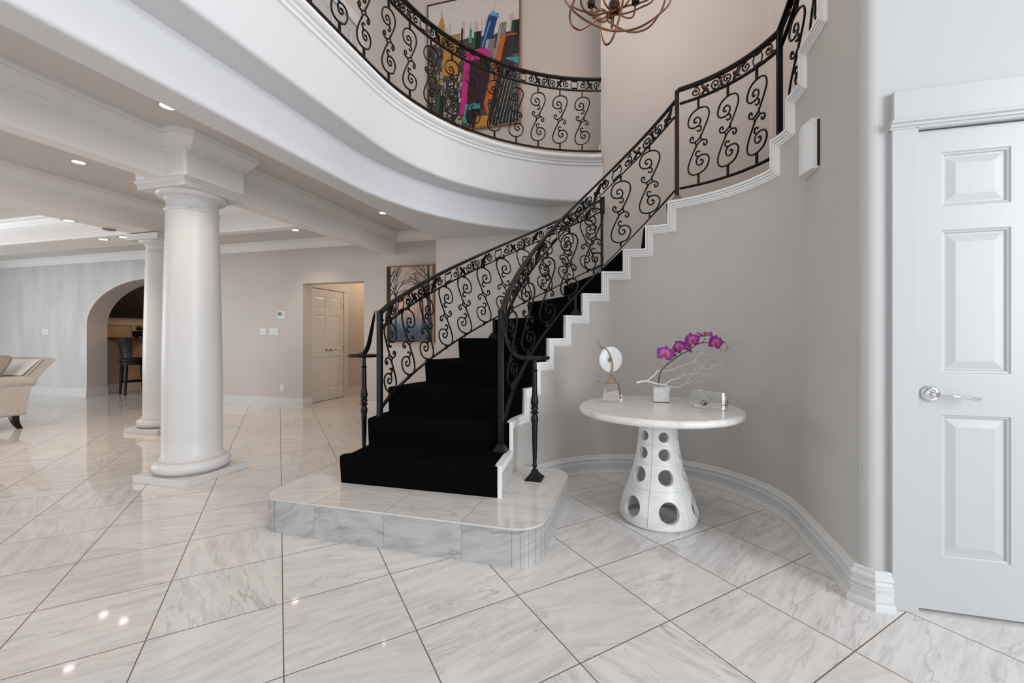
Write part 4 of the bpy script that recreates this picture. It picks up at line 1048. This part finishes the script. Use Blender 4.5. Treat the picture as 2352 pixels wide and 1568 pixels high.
for z in (.345,.291):
    bm = NB(); box(bm, -5.668,-5.642,YB-.011,YB-.006,z-.016,z+.016,.002,1); obj('socket', bm, paint('socket_white',(.68,.68,.67),.4), ou)
# door chime on the curved wall
ch = empty('door_chime', (.94,2.73,2.22), 'white bow-fronted door chime box high on the curved grey wall', 'door chime')
bm = NB(); ys = [2.628+.205*i/10 for i in range(11)]
pro = [(y, .945-.028-.022*math.sin(PI*i/10)) for i,y in enumerate(ys)]
poly2 = [(.948,2.628)]+[(x,y) for y,x in pro]+[(.948,2.833)]
prism(bm, poly2, 2.075,2.345); obj('cover', bm, PLAS, ch, ang=30)
bm = NB(); box(bm, .938,.949,2.622,2.640,2.085,2.335); obj('side_grille', bm, DARK, ch)

# ------------------------------------------------------------------ recessed lights
dlp = empty('recessed_downlight', (0,0,0), 'x', 'ceiling light', 'recessed ceiling downlights')
bm = NB(); lathe(bm, [(.044,0),(.046,-.004),(.066,-.003),(.068,0)], n=32, caps=False); obj('trim_ring', bm, paint('downlight_ring',(.60,.57,.55),.4), dlp)
bm = NB(); lathe(bm, [(0,-.001),(.030,-.0015),(.043,-.001)], n=24, caps=False); obj('lens', bm, LAMP, dlp)
LTS = [(-3.10,2.165,2.74,'recessed downlight in the ceiling just above the big column capital'),
 (-4.87,2.645,2.74,'recessed downlight left of the big column, in the bay between the beams'),
 (-4.87,5.16,2.74,'recessed downlight near the thermostat wall'),
 (-3.12,4.74,2.74,'recessed downlight close to the stair soffit above the forest picture'),
 (-5.915,3.13,2.415,'recessed downlight under the living room beam, nearest the left frame edge'),
 (-6.64,3.86,2.42,'recessed downlight over the living room, left one of the close pair'),
 (-6.25,3.84,2.42,'recessed downlight over the living room, right one of the close pair')]
def spot(x,y,z,e,ang=110,col=(1,.80,.60),r=.05):
    l = bpy.data.lights.new('downlight_beam','SPOT'); l.energy = e; l.spot_size = R(ang); l.spot_blend = .8; l.color = col; l.shadow_soft_size = r
    o = bpy.data.objects.new('downlight_beam', l); COL.objects.link(o); o.location = (x,y,z-.02)
for i,(x,y,z,lb) in enumerate(LTS):
    if i == 0: dlp.location = (x,y,z); dlp['label'] = lb
    else: dup(dlp, (x,y,z), 0, lb)
    spot(x,y,z,29)
spot(-3.1,.2,2.73,20); spot(-4.87,.3,2.73,20); spot(-8,2.0,2.73,30); spot(-10,2.0,2.73,30); spot(-9.5,4.9,2.73,20)
bm = NB(); lathe(bm, [(.0,-.012),(.055,-.012),(.062,-.006),(.062,0)], n=24, caps=False); bmesh.ops.translate(bm, verts=bm.verts, vec=(-5.93,3.50,2.415))
obj('smoke_detector', bm, paint('grey_detector',(.25,.24,.24),.5), None, 'small dark round detector under the living room beam near the second column', 'detector')

# ------------------------------------------------------------------ chandelier
cx_, cy_ = -.15, 2.86; cz = 3.55
cl = empty('orb_chandelier', (cx_,cy_,cz), 'copper orb chandelier of crossing rings hanging over the foyer', 'chandelier')
JX, JY = 1382, 36
CHR = [[(1372,44,2.62),(1345,62,2.54),(1328,68,2.50),(1313,56,2.47),(1309,32,2.46),(1319,0,2.47),(1340,-60,2.52),(1380,-130,2.62),(1420,-165,2.78)],
 [(1382,51,2.60),(1383,80,2.52),(1391,102,2.44),(1405,92,2.40),(1420,50,2.38),(1431,0,2.38),(1440,-80,2.42),(1436,-140,2.55),(1420,-165,2.78)],
 [(1396,48,2.64),(1425,66,2.64),(1455,74,2.66),(1488,64,2.68),(1512,36,2.72),(1527,0,2.76),(1530,-60,2.82),(1490,-130,2.84),(1420,-165,2.78)],
 [(1398,36,2.66),(1440,30,2.84),(1470,18,2.96),(1500,0,3.04),(1520,-50,3.06),(1490,-125,2.96),(1420,-165,2.78)],
 [(1370,30,2.66),(1340,26,2.80),(1316,16,2.90),(1297,-2,2.98),(1300,-50,3.02),(1350,-120,2.94),(1420,-165,2.78)],
 [(1374,22,2.68),(1362,10,2.86),(1353,-2,3.0),(1350,-60,3.1),(1380,-130,2.98),(1420,-165,2.78)],
 [(1298,0,2.6),(1330,36,2.46),(1380,64,2.36),(1420,71,2.32),(1465,64,2.34),(1510,36,2.42),(1540,0,2.58),(1530,-50,2.86),(1470,-85,3.06),(1400,-88,3.1),(1330,-60,2.98),(1297,-25,2.78)],
 [(1334,0,2.44),(1342,22,2.44),(1362,35,2.5),(1395,28,2.62),(1440,14,2.78),(1490,-2,2.92),(1520,-40,2.98),(1500,-100,2.9),(1440,-130,2.7),(1370,-100,2.52),(1340,-40,2.45)]]
for k, q in enumerate(CHR):
    bm = NB(); tube(bm, spline([at_depth(*c) for c in q], 6, closed=(k > 5)), .0062, 8, closed=(k > 5)); obj('ring', bm, COPP, cl)
tp = at_depth(1420,-165,2.78)
bm = NB(); tube(bm, [(tp.x,tp.y,tp.z-.25),tp,(tp.x,tp.y,6.3)], .008, 8); ball(bm, tp, .03); obj('stem', bm, COPP, cl)
bm = NB(); M = Matrix.Translation(at_depth(1382,36,2.63)) @ Matrix.Rotation(YAW+R(8),4,'Z') @ Matrix.Rotation(R(84),4,'X')
tube(bm, [M @ Vector((  .040*math.cos(2*PI*i/24), .040*math.sin(2*PI*i/24), 0)) for i in range(24)], .008, 8, closed=True); obj('ring_joint', bm, COPP, cl)
hb = at_depth(1411,16,2.72); bm = NB(); lathe(bm, [(.0,hb.z-.03),(.034,hb.z-.028),(.036,hb.z+.02),(.022,hb.z+.045),(0,hb.z+.045)], (hb.x,hb.y), 20, caps=False); obj('hub', bm, BRON, cl)
for i in range(5):
    a = 2*PI*i/5+.5; ex, ey = hb.x+.15*math.cos(a), hb.y+.15*math.sin(a)
    bm = NB(); tube(bm, spline([(hb.x,hb.y,hb.z),(hb.x+.06*math.cos(a),hb.y+.06*math.sin(a),hb.z-.05),(hb.x+.13*math.cos(a),hb.y+.13*math.sin(a),hb.z-.04),(ex,ey,hb.z+.05)],5), .0055, 8)
    arm = obj('lamp_arm', bm, COPP, cl)
    bm = NB(); lathe(bm, [(0,hb.z+.05),(.024,hb.z+.05),(.026,hb.z+.075),(.012,hb.z+.08),(0,hb.z+.08)], (ex,ey), 16, caps=False); obj('candle_cup', bm, BRON, arm)
    bm = NB(); lathe(bm, [(.011,hb.z+.08),(.011,hb.z+.17),(0,hb.z+.17)], (ex,ey), 12, caps=False); obj('candle_sleeve', bm, CANDLE, arm)

# ------------------------------------------------------------------ plant behind the upper rail
pp = empty('potted_plant', (1.62,3.55,2.29), 'leafy green plant glimpsed behind the upper stair railing', 'plant')
bm = NB(); lathe(bm, [(0,2.29),(.10,2.29),(.14,2.60),(.15,2.62),(.13,2.62),(.12,2.58),(0,2.58)], (1.62,3.55), 24, caps=False); obj('pot', bm, ESPR, pp)
bm = NB()
for i in range(16):
    a = 2*PI*rg.random(); l = rg.uniform(.3,.62); el = rg.uniform(.9,1.45); prev = None
    for k in range(7):
        f = k/6; rr_ = l*f*math.cos(el)*(1+f*.6); zz = 2.58+l*math.sin(el)*f*(1.25-.35*f); w = .022*math.sin(PI*(.12+.86*f))
        c = Vector((1.62+rr_*math.cos(a), 3.55+rr_*math.sin(a), zz)); u = Vector((-math.sin(a),math.cos(a),0))*w
        if prev: quad(bm, prev[0],prev[1],c+u,c-u)
        prev = (c-u,c+u)
obj('leaves', bm, LEAFG, pp)

# ------------------------------------------------------------------ armchair at the left frame edge
sx0 = -7.53
ac = empty('armchair', (-7.95,3.15,0), 'cream linen armchair with flared nailhead back cut by the left frame edge', 'armchair')
def ext(pts, x0, x1, bev=.006):      # side outline (y,z) extruded along x
    bm = NB(); A = [bm.verts.new((x0,y,z)) for y,z in pts]; B = [bm.verts.new((x1,y,z)) for y,z in pts]; n = len(pts)
    bm.faces.new(A[::-1]); bm.faces.new(B)
    for i in range(n): bm.faces.new((A[i],A[(i+1)%n],B[(i+1)%n],B[i]))
    if bev: bmesh.ops.bevel(bm, geom=list(bm.edges), offset=bev, segments=3, affect='EDGES', profile=.5)
    return bm
obj('seat_frame', ext([(2.60,.17),(3.56,.17),(3.58,.30),(3.62,.56),(2.60,.56)], -8.42,sx0), LINEN, ac)
obj('backrest', ext([(3.42,.45),(3.58,.45),(3.62,.52),(3.70,.66),(3.86,.86),(3.80,.888),(3.72,.87),(3.56,.66)], -8.415,sx0-.005), LINEN, ac)
bm = NB(); Q = [(3.545,.67),(3.715,.865)]
quad(bm, (-8.38,Q[0][0]-.004,Q[0][1]),(sx0-.04,Q[0][0]-.004,Q[0][1]),(sx0-.04,Q[1][0]-.004,Q[1][1]),(-8.38,Q[1][0]-.004,Q[1][1])); obj('inner_back_panel', bm, LINENL, ac)
bm = NB()
for i in range(16): f = i/15; ball(bm, (sx0+.001, 3.575+f*.155, .665+.20*f), .006, u=6, v=5)
for i in range(44): f = i/43; ball(bm, (sx0+.001, 2.62+f*.93, .182), .006, u=6, v=5)
obj('nailhead_trim', bm, NAIL, ac)
bm = NB(); box(bm, -8.26,sx0-.16,2.56,3.52,.48,.62,.04,3); obj('seat_cushion', bm, LINEN, ac)
for x in (sx0-.055, -8.365):
    bm = NB(); lathe_m(bm, [(.0,0),(.055,.0),(.072,.012),(.075,.03),(.075,1.02),(.06,1.05),(0,1.05)], Matrix.Translation((x,3.66,.590)) @ Matrix.Rotation(R(90),4,'X'), 24); obj('rolled_arm', bm, LINEN, ac)
def leg(x, y, sg):
    bm = NB(); rows_ = []
    for k in range(7):
        f = k/6; yy = y+sg*(.0+.055*f*f); h = .036-.014*f; z = .175*(1-f); rows_.append([bm.verts.new((x+a*h,yy+b2*h,z)) for a,b2 in ((-1,-1),(1,-1),(1,1),(-1,1))])
    for A, B in zip(rows_, rows_[1:]):
        for i in range(4): bm.faces.new((A[i],A[(i+1)%4],B[(i+1)%4],B[i]))
    bm.faces.new(rows_[0]); bm.faces.new(rows_[-1][::-1]); obj('leg', bm, ESPR, ac)
for x in (sx0-.045,-8.37): leg(x,3.47,1); leg(x,2.68,-1)
bm = NB(); box(bm, -.22,.22,-.20,.20,-.075,.075,.07,5)
for v in bm.verts:
    q = max(abs(v.co.x)/.22, abs(v.co.y)/.20); v.co.z *= 1.0-.55*q*q
bmesh.ops.transform(bm, matrix=Matrix.Translation((-7.95,3.42,.745)) @ Matrix.Rotation(R(8),4,'Z') @ Matrix.Rotation(R(62),4,'X'), verts=bm.verts)
obj('throw_pillow', bm, TAUPE, None, 'taupe woven throw pillow leaning on the cream armchair back', 'pillow', ang=60)

# ------------------------------------------------------------------ bar seen through the arch
bm = NB(); XL = -10.72
quad(bm, (XL,6.05,0),(XL,9.2,0),(XL,9.2,2.7),(XL,6.05,2.7)); quad(bm, (XL,9.2,0),(-6.2,9.2,0),(-6.2,9.2,2.7),(XL,9.2,2.7)); quad(bm, (-6.2,9.2,0),(-6.2,5.95,0),(-6.2,5.95,2.7),(-6.2,9.2,2.7)); quad(bm, (XL,6.05,2.7),(-6.2,6.05,2.7),(-6.2,9.2,2.7),(XL,9.2,2.7))
struct('wall_bar', bm, TANW)
base('baseboard_bar', [(XL,9.2),(XL,6.05)], SB)
bm = NB(); box(bm, XL,XL+.05,6.05,9.2,1.50,1.575,.005,1); box(bm, XL,XL+.03,6.05,9.2,1.42,1.50,.003,1); box(bm, XL,XL+.025,6.745,6.785,1.15,1.42); struct('trim_bar_ledge', bm, paint('cream_ledge', (.62,.52,.40), .4))
bt = empty('bar_counter', (-8.9,6.7,0), 'red mahogany bar counter seen through the arch', 'bar')
bm = NB(); box(bm, XL+.01,-6.6,6.42,7.0,1.105,1.155,.015,3); box(bm, XL+.01,-10.52,6.13,6.45,1.105,1.155,.012,3); obj('counter_top', bm, MAHO, bt)
bm = NB(); box(bm, -10.12,-6.7,6.64,6.95,0,1.105,.004,1)
for i in range(5): box(bm, -10.05+.66*i,-9.50+.66*i,6.625,6.64,.15,1.0,.006,1)
obj('counter_front', bm, MAHO, bt)
bm = NB(); box(bm, XL+.005,XL+.16,6.08,9.1,1.58,2.69,.005,1); cb = obj('upper_cabinet', bm, BLKG, None, 'black upper cabinet filling the top of the arch view', 'cabinet')
def stool(x, y, rz_, label):
    t = empty('bar_stool', (0,0,0), label, 'bar stool', 'dark bar stools at the counter'); parts = []
    bm = NB(); lathe(bm, [(0,.66),(.20,.66),(.225,.68),(.23,.71),(.20,.74),(0,.75)], n=28, caps=False); obj('seat', bm, LEATH, t)
    bm = NB(); lathe(bm, [(0,.60),(.20,.60),(.21,.66),(0,.66)], n=28, caps=False); obj('seat_ring', bm, ESPR, t)
    bm = NB(); g = []
    for i in range(9):
        f = i/8; row = []
        for j in range(13):
            a = R(-160+140*j/12); r = .205+.11*f**2.2; row.append(bm.verts.new((r*math.cos(a), r*math.sin(a)*(.95), .72+.43*f)))
        g.append(row)
    for A, B in zip(g, g[1:]):
        for j in range(12): bm.faces.new((A[j],A[j+1],B[j+1],B[j]))
    bmesh.ops.solidify(bm, geom=list(bm.faces), thickness=.035); obj('backrest', bm, LEATH, t)
    for sx in (-1,1):
        for sy in (-1,1):
            bm = NB(); x_, y_ = .155*sx,.155*sy; tube(bm, [(x_*1.15,y_*1.15,0),(x_*1.12,y_*1.12,.12),(x_*1.05,y_*1.05,.34),(x_,y_,.52),(x_,y_,.60)], [.020,.022,.026,.030,.026], 10); obj('leg', bm, ESPR, t)
    bm = NB()
    for a in range(4):
        p = [(.17,.17),(-.17,.17),(-.17,-.17),(.17,-.17)]; q = p[(a+1)%4]; tube(bm, [(*p[a],.26),(*q,.26)], .014, 8)
    obj('footrest', bm, ESPR, t)
    t.location = (x,y,0); t.rotation_euler = (0,0,rz_); return t
s1 = stool(-9.95,6.30,R(-20),'dark leather bar stool standing in front of the bar, fully in view in the arch')
dup(s1, (-9.28,6.30,0), R(-12), 'dark bar stool at the bar partly hidden by the farther white column')
bd = -sY*-9.95+cY*7.0
pl_ = empty('planter_box', (-10.28,6.62,1.155), 'small black planter box with dark leaves on the bar', 'planter')
bm = NB(); box(bm, -10.42,-10.14,6.56,6.67,1.175,1.29,.004,1); 
for x in (-10.39,-10.17): box(bm, x-.01,x+.01,6.58,6.65,1.155,1.18)
obj('box', bm, BLKG, pl_)
bm = NB()
for i in range(12): ball(bm, (-10.28+rg.uniform(-.09,.10),6.62+rg.uniform(-.03,.03),1.34+rg.uniform(-.02,.05)), .035, 1,.8,.7, 8, 6)
obj('foliage', bm, paint('dark_foliage',(.012,.018,.010),.6), pl_)
bm = NB()
for i in range(4): ball(bm, (-10.27+rg.uniform(-.05,.05),6.60,1.39+rg.uniform(0,.03)), .014, u=8, v=6)
obj('blossom', bm, paint('ochre_blossom',(.45,.25,.06),.6), pl_)
rd = empty('reed_diffuser', (-9.72,6.70,1.155), 'reed diffuser bottle with dark sticks at the right of the bar', 'diffuser')
bm = NB(); lathe(bm, [(0,1.155),(.045,1.155),(.047,1.24),(.03,1.25),(.018,1.255),(.018,1.285),(.0,1.285)], (-9.72,6.70), 20, caps=False); obj('bottle', bm, glass('amber_glass',(.9,.62,.3),.05,1.4), rd)
bm = NB()
for i in range(7): a = 2*PI*i/7; tube(bm, [(-9.72+.008*math.cos(a),6.70+.008*math.sin(a),1.20),(-9.72+.085*math.cos(a),6.70+.06*math.sin(a),1.50)], .004, 5)
obj('reed', bm, ESPR, rd)

# ------------------------------------------------------------------ light
def area(x,y,z,tx,ty,tz,sx,sy,e,col):
    l = bpy.data.lights.new('window_daylight','AREA'); l.shape = 'RECTANGLE'; l.size = sx; l.size_y = sy; l.energy = e; l.color = col
    o = bpy.data.objects.new('window_daylight', l); COL.objects.link(o); o.location = (x,y,z)
    d = Vector((tx,ty,tz))-Vector((x,y,z)); o.rotation_euler = d.to_track_quat('-Z','Y').to_euler()
area(6.3,-2.5,2.7, -2.6,2.9,2.6, 3.2,4.6, 560, (.90,.95,1.0))       # glazed entry at the right, behind the camera
area(-1.0,-4.4,2.9, -1.0,3,2.2, 4.0,4.4, 75, (.92,.96,1.0))
area(-13.0,1.2,1.5, -6,2.5,1.2, 3.4,2.2, 150, (.86,.94,1.0))      # living room windows
area(-8.0,-4.8,1.5, -7.5,3,1.3, 5.0,2.2, 105, (.95,.97,1.0))
def point(x,y,z,e,col=(1,.78,.55),r=.15):
    l = bpy.data.lights.new('room_and_fill_lamp','POINT'); l.energy = e; l.color = col; l.shadow_soft_size = r
    o = bpy.data.objects.new('room_and_fill_lamp', l); COL.objects.link(o); o.location = (x,y,z)
point(-4.6,7.6,2.5,26); point(-9.0,8.0,2.4,26,(1,.66,.36)); point(-1.8,3.6,5.9,16,(1,.90,.82),.4); point(.3,2.9,5.3,64,(1,.92,.86),.4)  # hall, bar; last two are added fill brightening the upper walls, no fixture there
w = bpy.data.worlds.new('sky'); SC.world = w; w.use_nodes = True
bg = w.node_tree.nodes['Background']; bg.inputs[0].default_value = (.93,.96,1,1); bg.inputs[1].default_value = .36

# ------------------------------------------------------------------ camera
cam = bpy.data.cameras.new('camera'); co = bpy.data.objects.new('camera', cam); COL.objects.link(co); SC.camera = co
cam.sensor_fit = 'HORIZONTAL'; cam.sensor_width = 36; cam.lens = F/2352*36
cam.shift_x = -(CX-1176)/2352; cam.shift_y = (HY-784)/2352
cam.clip_start = .05; cam.clip_end = 100
co.location = (0,0,H); co.rotation_euler = (R(90),0,YAW)
SC.view_settings.view_transform = 'Standard'; SC.view_settings.look = 'None'; SC.view_settings.gamma = 1; SC.view_settings.exposure = 0
try: SC.view_settings.use_curve_mapping = False
except Exception: pass
